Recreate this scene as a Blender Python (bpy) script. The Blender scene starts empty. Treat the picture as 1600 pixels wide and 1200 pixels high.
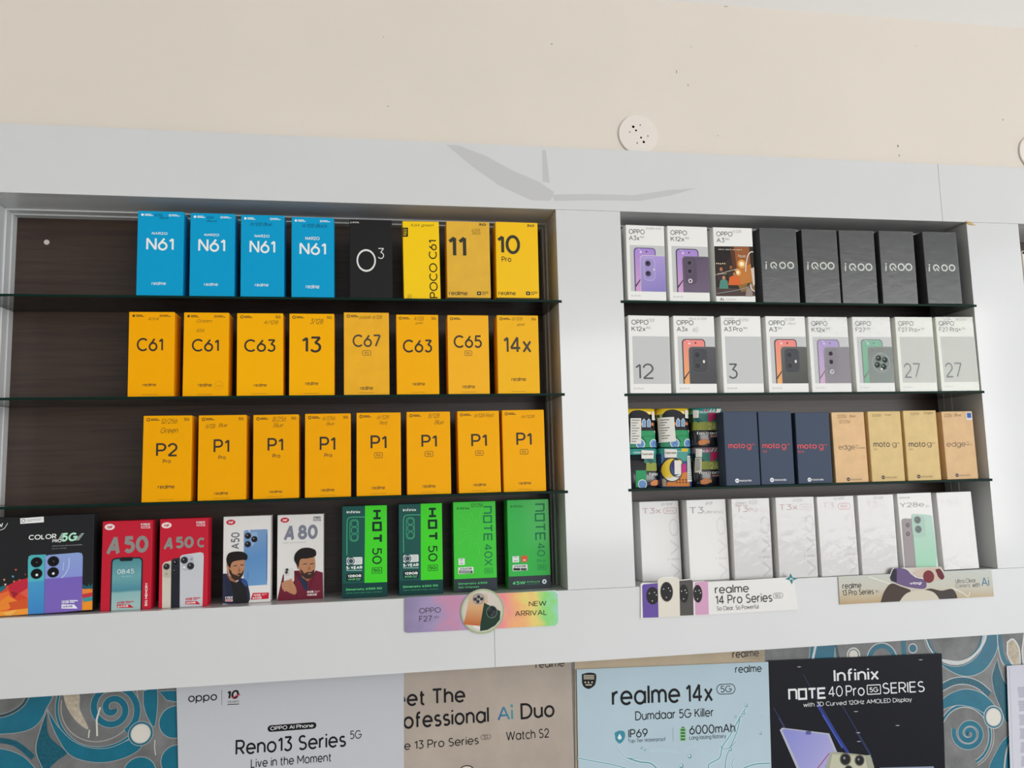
import bpy, bmesh, math, random
from mathutils import Matrix, Vector
random.seed(7)
SC = bpy.context.scene
COL = SC.collection
# ------------------------------------------------------------------ camera
F_PX, YAW, PITCH, ROLL = 1274.46, -0.170292, 0.113152, 0.0253288   # focal length in pixels of the 1600 px wide frame
EYE = Vector((0.0, -1.6, 1.55))                                    # photographer's eye, floor at z = 0
CAMR = (Matrix.Rotation(YAW, 3, 'Z') @ Matrix.Rotation(PITCH, 3, 'X') @ Matrix.Rotation(ROLL, 3, 'Y'))
cd = bpy.data.cameras.new('camera'); cam = bpy.data.objects.new('camera', cd); COL.objects.link(cam)
cd.sensor_width = 36.0; cd.lens = F_PX / 1600 * 36.0; cd.clip_start = 0.02; cd.clip_end = 100
rx, fw, up = CAMR.col[0], CAMR.col[1], CAMR.col[2]
cm = Matrix.Identity(4)
for i in range(3):
    cm[i][0], cm[i][1], cm[i][2], cm[i][3] = rx[i], up[i], -fw[i], EYE[i]
cam.matrix_world = cm
SC.camera = cam
# ------------------------------------------------------------------ view and daylight
SC.view_settings.view_transform = 'Standard'; SC.view_settings.look = 'None'
SC.view_settings.gamma = 1; SC.view_settings.use_curve_mapping = False
SC.view_settings.exposure = -0.36
W = bpy.data.worlds.new('daylight'); SC.world = W; W.use_nodes = True
nt = W.node_tree; nt.nodes.clear()
def N(t, kind, **kw):
    n = t.nodes.new(kind)
    for k, v in kw.items():
        if k.startswith('i_'):
            key = k[2:]
            n.inputs[int(key) if key.isdigit() else key.replace('_', ' ')].default_value = v
        else: setattr(n, k, v)
    return n
tc = N(nt, 'ShaderNodeTexCoord')
dp = N(nt, 'ShaderNodeVectorMath', operation='DOT_PRODUCT'); dp.inputs[1].default_value = Vector((0.92, -0.38, 0.12)).normalized()
mr = N(nt, 'ShaderNodeMapRange', interpolation_type='SMOOTHSTEP', i_1=0.0, i_2=0.95, i_3=0.15, i_4=2.5)
nz = N(nt, 'ShaderNodeTexNoise', i_Scale=3.5, i_Detail=3.0)
mz = N(nt, 'ShaderNodeMapRange', i_1=0.35, i_2=0.65, i_3=0.7, i_4=1.35)
mu = N(nt, 'ShaderNodeMath', operation='MULTIPLY')
bg = N(nt, 'ShaderNodeBackground'); bg.inputs[0].default_value = (0.96, 0.98, 1.0, 1)
wo = N(nt, 'ShaderNodeOutputWorld')
L = nt.links.new
L(tc.outputs['Generated'], dp.inputs[0]); L(dp.outputs['Value'], mr.inputs[0]); L(tc.outputs['Generated'], nz.inputs['Vector'])
L(nz.outputs[0], mz.inputs[0]); L(mr.outputs[0], mu.inputs[0]); L(mz.outputs[0], mu.inputs[1])
L(mu.outputs[0], bg.inputs[1]); L(bg.outputs[0], wo.inputs[0])
# daylight through the open shop front, behind and to one side of the photographer
ld = bpy.data.lights.new('shopfront_daylight', 'AREA'); lo = bpy.data.objects.new('shopfront_daylight', ld); COL.objects.link(lo)
ld.shape = 'RECTANGLE'; ld.size = 4.2; ld.size_y = 2.0; ld.energy = 150; ld.color = (1.0, 0.985, 0.96)
lo.location = (3.3, -5.4, 1.9)
lo.rotation_euler = (Vector((0.5, 0, 1.75)) - lo.location).to_track_quat('-Z', 'Y').to_euler()

# ------------------------------------------------------------------ materials
def lin(h):
    h = h.lstrip('#'); out = []
    for i in (0, 2, 4):
        c = int(h[i:i+2], 16) / 255
        out.append(c / 12.92 if c <= 0.04045 else ((c + 0.055) / 1.055) ** 2.4)
    return tuple(out) + (1.0,)
_M = {}
def mat(h, rough=0.5, spec=0.2, coat=0.0, metal=0.0, mottle=0.0, bump=0.0, bscale=40.0, mscale=14.0, name=None):
    key = (h, rough, spec, coat, metal, mottle, bump, bscale, mscale)
    if key in _M: return _M[key]
    m = bpy.data.materials.new(name or 'paint_' + h.strip('#')); m.use_nodes = True
    t = m.node_tree; b = t.nodes['Principled BSDF']
    b.inputs['Base Color'].default_value = lin(h); b.inputs['Roughness'].default_value = rough
    b.inputs['Specular IOR Level'].default_value = spec; b.inputs['Metallic'].default_value = metal
    b.inputs['Coat Weight'].default_value = coat; b.inputs['Coat Roughness'].default_value = 0.08
    if mottle or bump:
        c = N(t, 'ShaderNodeTexCoord')
    if mottle:
        n = N(t, 'ShaderNodeTexNoise', i_Scale=mscale, i_Detail=5.0, i_Roughness=0.6)
        r = N(t, 'ShaderNodeMapRange', i_1=0.3, i_2=0.7, i_3=1 - mottle, i_4=1 + mottle * 0.5)
        x = N(t, 'ShaderNodeMix', data_type='RGBA', blend_type='MULTIPLY'); x.inputs[0].default_value = 1.0
        x.inputs[6].default_value = lin(h)
        t.links.new(c.outputs['Object'], n.inputs['Vector']); t.links.new(n.outputs[0], r.inputs[0])
        t.links.new(r.outputs[0], x.inputs[7]); t.links.new(x.outputs[2], b.inputs['Base Color'])
    if bump:
        n = N(t, 'ShaderNodeTexNoise', i_Scale=bscale, i_Detail=3.0)
        u = N(t, 'ShaderNodeBump', i_Strength=bump, i_Distance=0.002)
        t.links.new(c.outputs['Object'], n.inputs['Vector']); t.links.new(n.outputs[0], u.inputs['Height']); t.links.new(u.outputs[0], b.inputs['Normal'])
    _M[key] = m
    return m
def grad(a, b, stops, rough=0.45, wob=0.0):
    """printed colour gradient from local point a to b (x, z of the sheet), read from the sheet's own UV in metres"""
    m = bpy.data.materials.new('printed_gradient'); m.use_nodes = True; t = m.node_tree; p = t.nodes['Principled BSDF']
    p.inputs['Roughness'].default_value = rough; p.inputs['Specular IOR Level'].default_value = 0.2
    d = Vector((b[0] - a[0], b[1] - a[1], 0)); l2 = d.length_squared
    uv = N(t, 'ShaderNodeUVMap', uv_map='UVMap')
    s = N(t, 'ShaderNodeVectorMath', operation='SUBTRACT'); s.inputs[1].default_value = (a[0], a[1], 0)
    dt = N(t, 'ShaderNodeVectorMath', operation='DOT_PRODUCT'); dt.inputs[1].default_value = d / l2
    cr = N(t, 'ShaderNodeValToRGB')
    e = cr.color_ramp.elements
    while len(e) < len(stops): e.new(0.5)
    for i, (q, h) in enumerate(stops): e[i].position = q; e[i].color = lin(h)
    t.links.new(uv.outputs[0], s.inputs[0]); t.links.new(s.outputs[0], dt.inputs[0])
    if wob:
        n = N(t, 'ShaderNodeTexNoise', i_Scale=28.0, i_Detail=2.0); ma = N(t, 'ShaderNodeMath', operation='MULTIPLY_ADD'); ma.inputs[1].default_value = wob; ma.inputs[2].default_value = -wob / 2
        ad = N(t, 'ShaderNodeMath', operation='ADD')
        t.links.new(uv.outputs[0], n.inputs['Vector']); t.links.new(n.outputs[0], ma.inputs[0]); t.links.new(ma.outputs[0], ad.inputs[0]); t.links.new(dt.outputs['Value'], ad.inputs[1])
        t.links.new(ad.outputs[0], cr.inputs[0])
    else: t.links.new(dt.outputs['Value'], cr.inputs[0])
    t.links.new(cr.outputs[0], p.inputs['Base Color'])
    return m
def film_mat(name, tint, rough, bump, bscale, ior=1.45, gloss=1.0):
    """clear film or glass pane: passes light straight through, mirrors by fresnel"""
    m = bpy.data.materials.new(name); m.use_nodes = True; t = m.node_tree; t.nodes.clear()
    o = N(t, 'ShaderNodeOutputMaterial'); mx = N(t, 'ShaderNodeMixShader'); tr = N(t, 'ShaderNodeBsdfTransparent'); gl = N(t, 'ShaderNodeBsdfGlossy', i_Roughness=rough)
    tr.inputs[0].default_value = tint; fr = N(t, 'ShaderNodeFresnel', i_IOR=ior)
    gl.inputs[0].default_value = (gloss, gloss, gloss, 1)
    if bump:
        c = N(t, 'ShaderNodeTexCoord'); n = N(t, 'ShaderNodeTexNoise', i_Scale=bscale, i_Detail=4.0, i_Distortion=0.6); u = N(t, 'ShaderNodeBump', i_Strength=bump, i_Distance=0.003)
        t.links.new(c.outputs['Object'], n.inputs['Vector']); t.links.new(n.outputs[0], u.inputs['Height'])
        t.links.new(u.outputs[0], gl.inputs['Normal']); t.links.new(u.outputs[0], fr.inputs['Normal'])
    t.links.new(fr.outputs[0], mx.inputs[0]); t.links.new(tr.outputs[0], mx.inputs[1]); t.links.new(gl.outputs[0], mx.inputs[2]); t.links.new(mx.outputs[0], o.inputs[0])
    return m
def wood_mat():
    m = bpy.data.materials.new('dark_wood_laminate'); m.use_nodes = True; t = m.node_tree; b = t.nodes['Principled BSDF']
    c = N(t, 'ShaderNodeTexCoord'); mp = N(t, 'ShaderNodeMapping'); mp.inputs['Scale'].default_value = (1.6, 8, 34)
    n = N(t, 'ShaderNodeTexNoise', i_Scale=2.2, i_Detail=7.0, i_Roughness=0.62, i_Distortion=0.9)
    n2 = N(t, 'ShaderNodeTexNoise', i_Scale=6.0, i_Detail=6.0); mp2 = N(t, 'ShaderNodeMapping'); mp2.inputs['Scale'].default_value = (1.2, 4, 60)
    cr = N(t, 'ShaderNodeValToRGB'); e = cr.color_ramp.elements
    e[0].position = 0.30; e[0].color = lin('#2c211b'); e[1].position = 0.72; e[1].color = lin('#463529')
    k = e.new(0.5); k.color = lin('#3f2e26')
    r = N(t, 'ShaderNodeMapRange', i_1=0.3, i_2=0.7, i_3=0.82, i_4=1.12)
    x = N(t, 'ShaderNodeMix', data_type='RGBA', blend_type='MULTIPLY'); x.inputs[0].default_value = 1
    t.links.new(c.outputs['Object'], mp.inputs[0]); t.links.new(mp.outputs[0], n.inputs['Vector']); t.links.new(n.outputs[0], cr.inputs[0])
    t.links.new(c.outputs['Object'], mp2.inputs[0]); t.links.new(mp2.outputs[0], n2.inputs['Vector']); t.links.new(n2.outputs[0], r.inputs[0])
    t.links.new(cr.outputs[0], x.inputs[6]); t.links.new(r.outputs[0], x.inputs[7]); t.links.new(x.outputs[2], b.inputs['Base Color'])
    b.inputs['Roughness'].default_value = 0.38; b.inputs['Specular IOR Level'].default_value = 0.5
    return m
LAM = mat('#d9dbdc', 0.12, 0.5, mottle=0.02, mscale=5, name='white_laminate')
LAMD = mat('#dcddde', 0.3, 0.4, name='white_laminate_inner')
WOOD = wood_mat()
GLASS = film_mat('clear_green_glass', (0.80, 0.90, 0.86, 1), 0.02, 0, 1, 1.45)
EDGE = mat('#122b25', 0.35, 0.06, name='green_glass_edge')
WRAP = film_mat('crinkled_clear_wrap', (1, 1, 1, 1), 0.08, 0.22, 45, 1.5, 0.75)
WRAPD = film_mat('scuffed_clear_wrap', (1, 1, 1, 1), 0.24, 0.14, 60, 1.5)

# ------------------------------------------------------------------ helpers
def tag(o, label=None, cat=None, group=None, kind=None):
    if label: o['label'] = label
    if cat: o['category'] = cat
    if group: o['group'] = group
    if kind: o['kind'] = kind
    return o
def link(name, me, parent=None, mw=None):
    o = bpy.data.objects.new(name, me); COL.objects.link(o)
    if parent: o.parent = parent
    if mw is not None: o.matrix_world = mw
    return o
def empty(name, mw):
    o = bpy.data.objects.new(name, None); COL.objects.link(o); o.empty_display_size = 0.02
    o.location = mw.to_translation(); o.rotation_euler = mw.to_3x3().to_euler()
    return o
def box_bm(bm, x0, x1, y0, y1, z0, z1, bev=0.0, seg=1, mi=0):
    n0 = set(bm.faces)
    r = bmesh.ops.create_cube(bm, size=1.0, matrix=Matrix.Translation(((x0+x1)/2, (y0+y1)/2, (z0+z1)/2)) @ Matrix.Diagonal((x1-x0, y1-y0, z1-z0, 1)))
    if bev:
        ed = set()
        for v in r['verts']: ed.update(v.link_edges)
        bmesh.ops.bevel(bm, geom=list(ed), offset=bev, segments=seg, affect='EDGES', profile=0.5)
    for f in bm.faces:
        if f not in n0: f.material_index = mi
def mesh_from(bm, name, mats, smooth=False):
    me = bpy.data.meshes.new(name); bm.normal_update(); bm.to_mesh(me); bm.free()
    for m in mats: me.materials.append(m)
    if smooth:
        for p in me.polygons: p.use_smooth = True
    return me
def box_obj(name, dims, m, parent=None, bev=0.0, seg=1):
    bm = bmesh.new(); box_bm(bm, *dims, bev=bev, seg=seg)
    return link(name, mesh_from(bm, name, [m]), parent)
def prism_obj(name, outline, y0, y1, m, parent=None):
    """outline in x, z extruded along y"""
    bm = bmesh.new()
    a = [bm.verts.new((x, y0, z)) for x, z in outline]; b = [bm.verts.new((x, y1, z)) for x, z in outline]
    n = len(outline); bm.faces.new(a); bm.faces.new(list(reversed(b)))
    for i in range(n): bm.faces.new((a[i], b[i], b[(i+1) % n], a[(i+1) % n]))
    bmesh.ops.recalc_face_normals(bm, faces=bm.faces)
    return link(name, mesh_from(bm, name, [m]), parent)
# monoline letter shapes: each glyph is a list of pen paths; a path mixes points (x, y) and arcs (cx, cy, rx, ry, from, to in degrees)
_o = (.25, .26, .25, .26, 0, 360)
_P = [(0, 0), (0, .72), (.26, .72), (.26, .52, .2, .2, 90, -90), (0, .32)]
PEN = {
'A': [[(0, 0), (.31, .72), (.62, 0)], [(.11, .24), (.51, .24)]], 'B': [[(0, 0), (0, .72), (.25, .72), (.25, .55, .17, .17, 90, -90), (0, .38)], [(0, .38), (.28, .38), (.28, .19, .19, .19, 90, -90), (0, 0)]],
'C': [[(.36, .36, .36, .36, 46, 314)]], 'D': [[(0, -.04), (0, .72), (.22, .72), (.22, .36, .36, .36, 90, -90), (-.04, 0)]], 'E': [[(.42, .72), (0, .72), (0, 0), (.42, 0)], [(0, .37), (.38, .37)]],
'F': [[(.42, .72), (0, .72), (0, 0)], [(0, .37), (.36, .37)]], 'G': [[(.36, .36, .36, .36, 46, 360), (.40, .36)]], 'H': [[(0, 0), (0, .72)], [(.5, 0), (.5, .72)], [(0, .37), (.5, .37)]], 'I': [[(0, 0), (0, .72)]],
'J': [[(.3, .72), (.3, .17), (.15, .17, .15, .17, 0, -165)]], 'K': [[(0, 0), (0, .72)], [(.46, .72), (0, .27)], [(.16, .43), (.5, 0)]], 'L': [[(0, .72), (0, 0), (.38, 0)]], 'M': [[(0, 0), (0, .72), (.34, .20), (.68, .72), (.68, 0)]],
'N': [[(0, 0), (0, .72), (.52, 0), (.52, .72)]], 'O': [[(.37, .36, .37, .36, 0, 360)]], 'P': [_P], 'Q': [[(.37, .36, .37, .36, 0, 360)], [(.45, .2), (.70, -.02)]], 'R': [_P, [(.22, .32), (.46, 0)]],
'S': [[(.23, .545, .19, .175, 35, 270), (.23, .185, .22, .185, 90, -145)]], 'T': [[(0, .72), (.5, .72)], [(.25, .72), (.25, 0)]], 'U': [[(0, .72), (0, .25), (.26, .25, .26, .25, 180, 360), (.52, .72)]], 'V': [[(0, .72), (.3, 0), (.6, .72)]],
'W': [[(0, .72), (.22, 0), (.45, .70), (.68, 0), (.9, .72)]], 'X': [[(0, 0), (.52, .72)], [(0, .72), (.52, 0)]], 'Y': [[(0, .72), (.27, .32), (.54, .72)], [(.27, .33), (.27, 0)]], 'Z': [[(0, .72), (.48, .72), (0, 0), (.5, 0)]],
'0': [[(.26, .36, .26, .36, 0, 360)]], '1': [[(0, .55), (.19, .70), (.19, 0)]], '2': [[(.22, .50, .22, .22, 170, -38), (0, 0), (.46, 0)]], '3': [[(.02, .72), (.42, .72), (.19, .43), (.20, .215, .22, .215, 85, -150)]],
'4': [[(.37, 0), (.37, .72), (0, .19), (.52, .19)]], '5': [[(.42, .72), (.08, .72), (.05, .38), (.21, .23, .23, .23, 130, -145)]], '6': [[(.24, .23, .24, .23, 0, 360)], [(.34, .72), (.03, .32)]], '7': [[(0, .72), (.46, .72), (.14, 0)]],
'8': [[(.23, .55, .18, .17, 0, 360)], [(.23, .19, .23, .19, 0, 360)]], '9': [[(.24, .49, .24, .23, 0, 360)], [(.14, 0), (.45, .40)]],
'a': [[_o], [(.5, .52), (.5, 0)]], 'b': [[(0, .74), (0, 0)], [_o]], 'c': [[(.25, .26, .25, .26, 48, 312)]], 'd': [[_o], [(.5, .74), (.5, 0)]], 'e': [[(.02, .26), (.5, .26), (.25, .26, .25, .26, 3, 318)]],
'f': [[(.22, .60, .13, .13, 70, 180), (.09, 0)], [(0, .49), (.25, .49)]], 'g': [[_o], [(.5, .52), (.5, 0), (.25, 0, .25, .2, 0, -145)]], 'h': [[(0, .74), (0, 0)], [(0, .28), (.21, .30, .21, .22, 180, 0), (.42, 0)]],
'i': [[(0, .52), (0, 0)], [(0, .645), (0, .735)]], 'j': [[(.1, .52), (.1, -.1), (0, -.1, .1, .1, 0, -80)], [(.1, .645), (.1, .735)]], 'k': [[(0, .74), (0, 0)], [(.36, .52), (0, .17)], [(.13, .30), (.4, 0)]], 'l': [[(0, .74), (0, 0)]],
'm': [[(0, .52), (0, 0)], [(0, .3), (.17, .32, .17, .2, 180, 0), (.34, 0)], [(.34, .3), (.51, .32, .17, .2, 180, 0), (.68, 0)]], 'n': [[(0, .52), (0, 0)], [(0, .28), (.21, .30, .21, .22, 180, 0), (.42, 0)]], 'o': [[_o]],
'p': [[(0, .52), (0, -.2)], [_o]], 'q': [[(.5, .52), (.5, -.2)], [_o]], 'r': [[(0, .52), (0, 0)], [(0, .26), (.2, .28, .2, .24, 180, 80)]], 's': [[(.17, .39, .15, .13, 35, 270), (.17, .13, .17, .13, 90, -145)]],
't': [[(.09, .68), (.09, .12), (.2, .12, .11, .12, 180, 290)], [(0, .49), (.24, .49)]], 'u': [[(0, .52), (0, .21), (.21, .21, .21, .21, 180, 360)], [(.42, .52), (.42, 0)]], 'v': [[(0, .52), (.21, 0), (.42, .52)]],
'w': [[(0, .52), (.16, 0), (.33, .5), (.5, 0), (.66, .52)]], 'x': [[(0, 0), (.4, .52)], [(0, .52), (.4, 0)]], 'y': [[(0, .52), (.22, 0)], [(.43, .52), (.13, -.2)]], 'z': [[(0, .52), (.38, .52), (0, 0), (.4, 0)]],
'+': [[(0, .34), (.44, .34)], [(.22, .12), (.22, .56)]], '-': [[(0, .27), (.24, .27)]], '/': [[(0, -.06), (.26, .76)]], '.': [[(0, 0), (0, .09)]], ',': [[(.04, .07), (0, -.1)]], ':': [[(0, .06), (0, .15)], [(0, .38), (0, .47)]]}
def ribbon(pts, w, closed=False):
    """quads of a pen stroke of width w"""
    if not closed:
        for i in range(1, len(pts)-1):
            e, g = Vector((pts[i][0]-pts[i-1][0], pts[i][1]-pts[i-1][1])), Vector((pts[i+1][0]-pts[i][0], pts[i+1][1]-pts[i][1]))
            if e.length and g.length and e.dot(g) < -.15*e.length*g.length:     # sharp corner: two separate strokes
                return ribbon(pts[:i+1], w)+ribbon(pts[i:], w)
    n = len(pts); lf, rt, out = [], [], []
    for i in range(n):
        a = pts[i-1] if (i or closed) else pts[i]; b = pts[(i+1) % n] if (i < n-1 or closed) else pts[i]; p = pts[i]
        e, g = Vector((p[0]-a[0], p[1]-a[1])), Vector((b[0]-p[0], b[1]-p[1]))
        if not e.length: e = g
        if not g.length: g = e
        if not e.length: e = g = Vector((1, 0))
        e, g = e.normalized(), g.normalized(); m = Vector((-e.y-g.y, e.x+g.x)); k = m.length
        m = Vector((-e.y, e.x)) if k < .3 else m/k*(2/k if k > 1.2 else 1.12)
        lf.append((p[0]+m.x*w/2, p[1]+m.y*w/2)); rt.append((p[0]-m.x*w/2, p[1]-m.y*w/2))
    for i in range(n if closed else n-1):
        j = (i+1) % n; out.append([lf[i], lf[j], rt[j], rt[i]])
    return out
def pen_path(pp):
    pts = []
    for q in pp:
        if len(q) == 2: pts.append(q)
        else:
            cx, cy, rx_, ry_, a0, a1 = q; n = max(4, int(abs(a1-a0)/15)); full = abs(a1-a0) >= 360
            pts += [(cx+rx_*math.cos(math.radians(a0+(a1-a0)*i/n)), cy+ry_*math.sin(math.radians(a0+(a1-a0)*i/n))) for i in range(n if full else n+1)]
    out = [p for i, p in enumerate(pts) if i == 0 or abs(p[0]-pts[i-1][0])+abs(p[1]-pts[i-1][1]) > .004]
    return out, any(len(q) == 6 and abs(q[5]-q[4]) >= 360 for q in pp)
_TX = {}
def text_mesh(s, bold=0.0, spacing=1.0):
    key = (s, bold, spacing)
    if key not in _TX:
        V, Fc, Ly, x, w = [], [], [], 0.0, max(.035, .088+2*bold)
        for ch in s:
            if ch == ' ': x += .30*spacing; continue
            far = 0
            for ns, pp in enumerate(PEN[ch]):
                pts, cl = pen_path(pp); far = max(far, max(p[0] for p in pts))
                for q in ribbon(pts, w, cl):
                    if sum(q[i-1][0]*q[i][1]-q[i][0]*q[i-1][1] for i in range(4)) < 0: q = q[::-1]
                    o = len(V); V += [(x+a, b) for a, b in q]; Fc.append((o, o+1, o+2, o+3)); Ly += [ns*.2+(o % 20)*.02]*4
            x += (far+.105+w*.7)*spacing
        _TX[key] = (V, Fc, Ly)
    return _TX[key]
def clip_poly(pts, b):
    for ax, lim, sgn in ((0, b[0], 1), (0, b[1], -1), (1, b[2], 1), (1, b[3], -1)):
        out = []
        for i in range(len(pts)):
            p, q = pts[i-1], pts[i]; dp_, dq = sgn*(p[ax]-lim), sgn*(q[ax]-lim)
            if (dp_ < 0) != (dq < 0):
                k = dp_ / (dp_ - dq); out.append((p[0]+(q[0]-p[0])*k, p[1]+(q[1]-p[1])*k))
            if dq >= 0: out.append(q)
        pts = out
        if len(pts) < 3: return []
    return pts
EPS = 0.00009
class Face:
    """a flat printed face: local x to the right, z up, y = 0 on the face and -y towards the room"""
    def __init__(self, root, mw, bounds=None, warp=None, y=0.0):
        self.root, self.mw, self.b, self.warp, self.y = root, mw, bounds, warp, y
        inv = mw.inverted(); self.c = inv @ EYE; self.r = inv.to_3x3()
        self.vw(0, 0, 1)
    def px(self, x, y):
        d = self.r @ (CAMR @ Vector(((x-800)/F_PX, 1.0, (600-y)/F_PX)))
        t = (self.y-self.c.y)/d.y
        return (self.c.x+d.x*t, self.c.z+d.z*t)
    def vw(self, ox, oy, s):
        self.cv = lambda x, y: self.px(ox+x/s, oy+y/s); return self
    def nm(self, fx=lambda x, y: (x, y)):
        b = self.b
        def g(x, y):
            u, v = fx(x, y); return (b[0]+(b[1]-b[0])*u, b[3]-(b[3]-b[2])*v)
        self.cv = g; return self
    def k(self, x, y):
        a, b = self.cv(x, y), self.cv(x+1, y); return math.hypot(a[0]-b[0], a[1]-b[1])
    def part(self, name, parent=None, label=None): return Part(self, name, parent, label)
class Part:
    def __init__(self, face, name, parent=None, label=None):
        self.f, self.name, self.parent, self.label = face, name, parent, label
        self.v, self.fc, self.mi, self.mats, self.clip, self.cnt = [], [], [], [], face.b, 0
    def _m(self, m):
        if isinstance(m, str): m = mat(m)
        if m not in self.mats: self.mats.append(m)
        return self.mats.index(m)
    def _add(self, pts, faces, m, lay, ly=None):
        o = len(self.v); mi = self._m(m)
        self.v += [(x, lay+(ly[i] if ly else 0), z) for i, (x, z) in enumerate(pts)]
        for fa in faces: self.fc.append([o+i for i in fa]); self.mi.append(mi)
    def loc(self, pts, m, lay=1):
        ar = sum(pts[i-1][0]*pts[i][1]-pts[i][0]*pts[i-1][1] for i in range(len(pts)))
        if ar < 0: pts = pts[::-1]
        if self.clip: pts = clip_poly(pts, self.clip)
        if len(pts) < 3: return
        self.cnt += 1; lay = lay+(self.cnt % 36)*.02      # neighbouring pieces never lie exactly in one plane
        if self.f.warp:
            b = self.f.b; n = 14
            for i in range(n):
                q = clip_poly(pts, (b[0]+(b[1]-b[0])*i/n, b[0]+(b[1]-b[0])*(i+1)/n, b[2], b[3]))
                if len(q) > 2: self._add(q, [range(len(q))], m, lay)
        else: self._add(pts, [range(len(pts))], m, lay)
    def poly(self, pts, m, lay=1): self.loc([self.f.cv(*p) for p in pts], m, lay); return self
    def rect(self, x0, y0, x1, y1, m, lay=1): return self.poly([(x0, y0), (x1, y0), (x1, y1), (x0, y1)], m, lay)
    def box2(self, x0, y0, x1, y1):
        # a line of print that climbs in the picture touches its bounding box at lower left and upper right
        l_, r_ = self.f.cv(x0, y1), self.f.cv(x1, y1)
        a, b = (self.f.cv(x0, y1), self.f.cv(x1, y0)) if r_[1] < l_[1]-1e-9 else (self.f.cv(x0, y0), self.f.cv(x1, y1))
        return min(a[0], b[0]), max(a[0], b[0]), min(a[1], b[1]), max(a[1], b[1])
    def _rr(self, x0, y0, x1, y1, r):
        xa, xb, za, zb = self.box2(x0, y0, x1, y1); r = min(r*self.f.k(x0, y0), (xb-xa)/2, (zb-za)/2); out = []
        for cx, cz, a0 in ((xb-r, zb-r, 0), (xa+r, zb-r, 90), (xa+r, za+r, 180), (xb-r, za+r, 270)):
            for i in range(6):
                t = math.radians(a0+18*i); out.append((cx+r*math.cos(t), cz+r*math.sin(t)))
        return out
    def rr(self, x0, y0, x1, y1, r, m, lay=1): self.loc(self._rr(x0, y0, x1, y1, r), m, lay); return self
    def rro(self, x0, y0, x1, y1, r, w, m, lay=1):
        self._rib(self._rr(x0, y0, x1, y1, r), w*self.f.k(x0, y0), m, lay, True); return self
    def circ(self, x, y, r, m, lay=1, ry=None, n=24):
        c = self.f.cv(x, y); k = self.f.k(x, y); ry = ry or r
        self.loc([(c[0]+r*k*math.cos(2*math.pi*i/n), c[1]+ry*k*math.sin(2*math.pi*i/n)) for i in range(n)], m, lay); return self
    def arc(self, x, y, r, w, m, lay=1, a0=0, a1=360, ry=None, n=28):
        c = self.f.cv(x, y); k = self.f.k(x, y); ry = ry or r; cl = abs(a1-a0) >= 360
        pts = [(c[0]+r*k*math.cos(math.radians(a0+(a1-a0)*i/n)), c[1]+ry*k*math.sin(math.radians(a0+(a1-a0)*i/n))) for i in range(n if cl else n+1)]
        self._rib(pts, w*k, m, lay, cl); return self
    def _rib(self, pts, w, m, lay, closed=False):
        for q in ribbon(pts, w, closed): self.loc(q, m, lay)
    def line(self, pts, w, m, lay=1, closed=False):
        self._rib([self.f.cv(*p) for p in pts], w*self.f.k(*pts[0]), m, lay, closed); return self
    def text(self, s, x0, y0, x1, y1, m, lay=2, bold=0.0, rot=0, shear=0.0, spacing=1.0, at_base=False):
        v, fa, ly = text_mesh(s, bold, spacing)
        if not v: return self
        v = [(x+shear*y, y) for x, y in v]
        if rot == 90: v = [(-y, x) for x, y in v]
        elif rot == -90: v = [(y, -x) for x, y in v]
        if at_base:      # y0 = baseline at the first letter, y1 = capital height in view units
            p0, p1 = self.f.cv(x0, y0), self.f.cv(x1, y0); mx, Mx = min(p[0] for p in v), max(p[0] for p in v); kx, kz = (p1[0]-p0[0])/(Mx-mx), y1*self.f.k(x0, y0)/.72
            self._add([(p0[0]+(x-mx)*kx, p0[1]+y*kz) for x, y in v], fa, m, lay, ly); return self
        xa, xb, za, zb = self.box2(x0, y0, x1, y1)
        mx, Mx, my, My = min(p[0] for p in v), max(p[0] for p in v), min(p[1] for p in v), max(p[1] for p in v)
        sx, sz = (xb-xa)/max(Mx-mx, 1e-6), (zb-za)/max(My-my, 1e-6)
        q = [(xa+(x-mx)*sx, za+(y-my)*sz) for x, y in v]
        if self.f.warp: fa = [f_ for f_ in fa if all(self.f.b[0] < q[i][0] < self.f.b[1] for i in f_)]
        self._add(q, fa, m, lay, ly)
        return self
    def strokes(self, s, x0, y0, x1, y1, w, m, lay=2, rot=0, gap=.34):
        """square techno lettering drawn with strokes"""
        g = gap; G = {'n': [[(0, 0), (0, 1), (.86, 1), (1, .86), (1, 0)]], 'O': [[(0, 0), (0, 1), (1, 1), (1, 0), (0, 0)]], 'T': [[(0, 1), (1, 1)], [(.5, 1), (.5, 0)]],
             'E': [[(1, 1), (0, 1), (0, 0), (1, 0)], [(0, .5), (.9, .5)]], 'H': [[(0, 0), (0, 1)], [(1, 0), (1, 1)], [(0, .5), (1, .5)]], ' ': []}
        xa, xb, za, zb = self.box2(x0, y0, x1, y1); n = len(s); tot = n + (n-1)*g
        for i, c in enumerate(s):
            for ns, st in enumerate(G[c]):
                pts = []
                for x, y in st:
                    a, b = (i*(1+g)+x)/tot, y
                    if rot == -90: a, b = b, 1-a
                    pts.append((xa+(xb-xa)*a, za+(zb-za)*b))
                cl = st[0] == st[-1]; self._rib(pts[:-1] if cl else pts, w*self.f.k(x0, y0), m, lay+ns*.22, cl)
        return self
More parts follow.
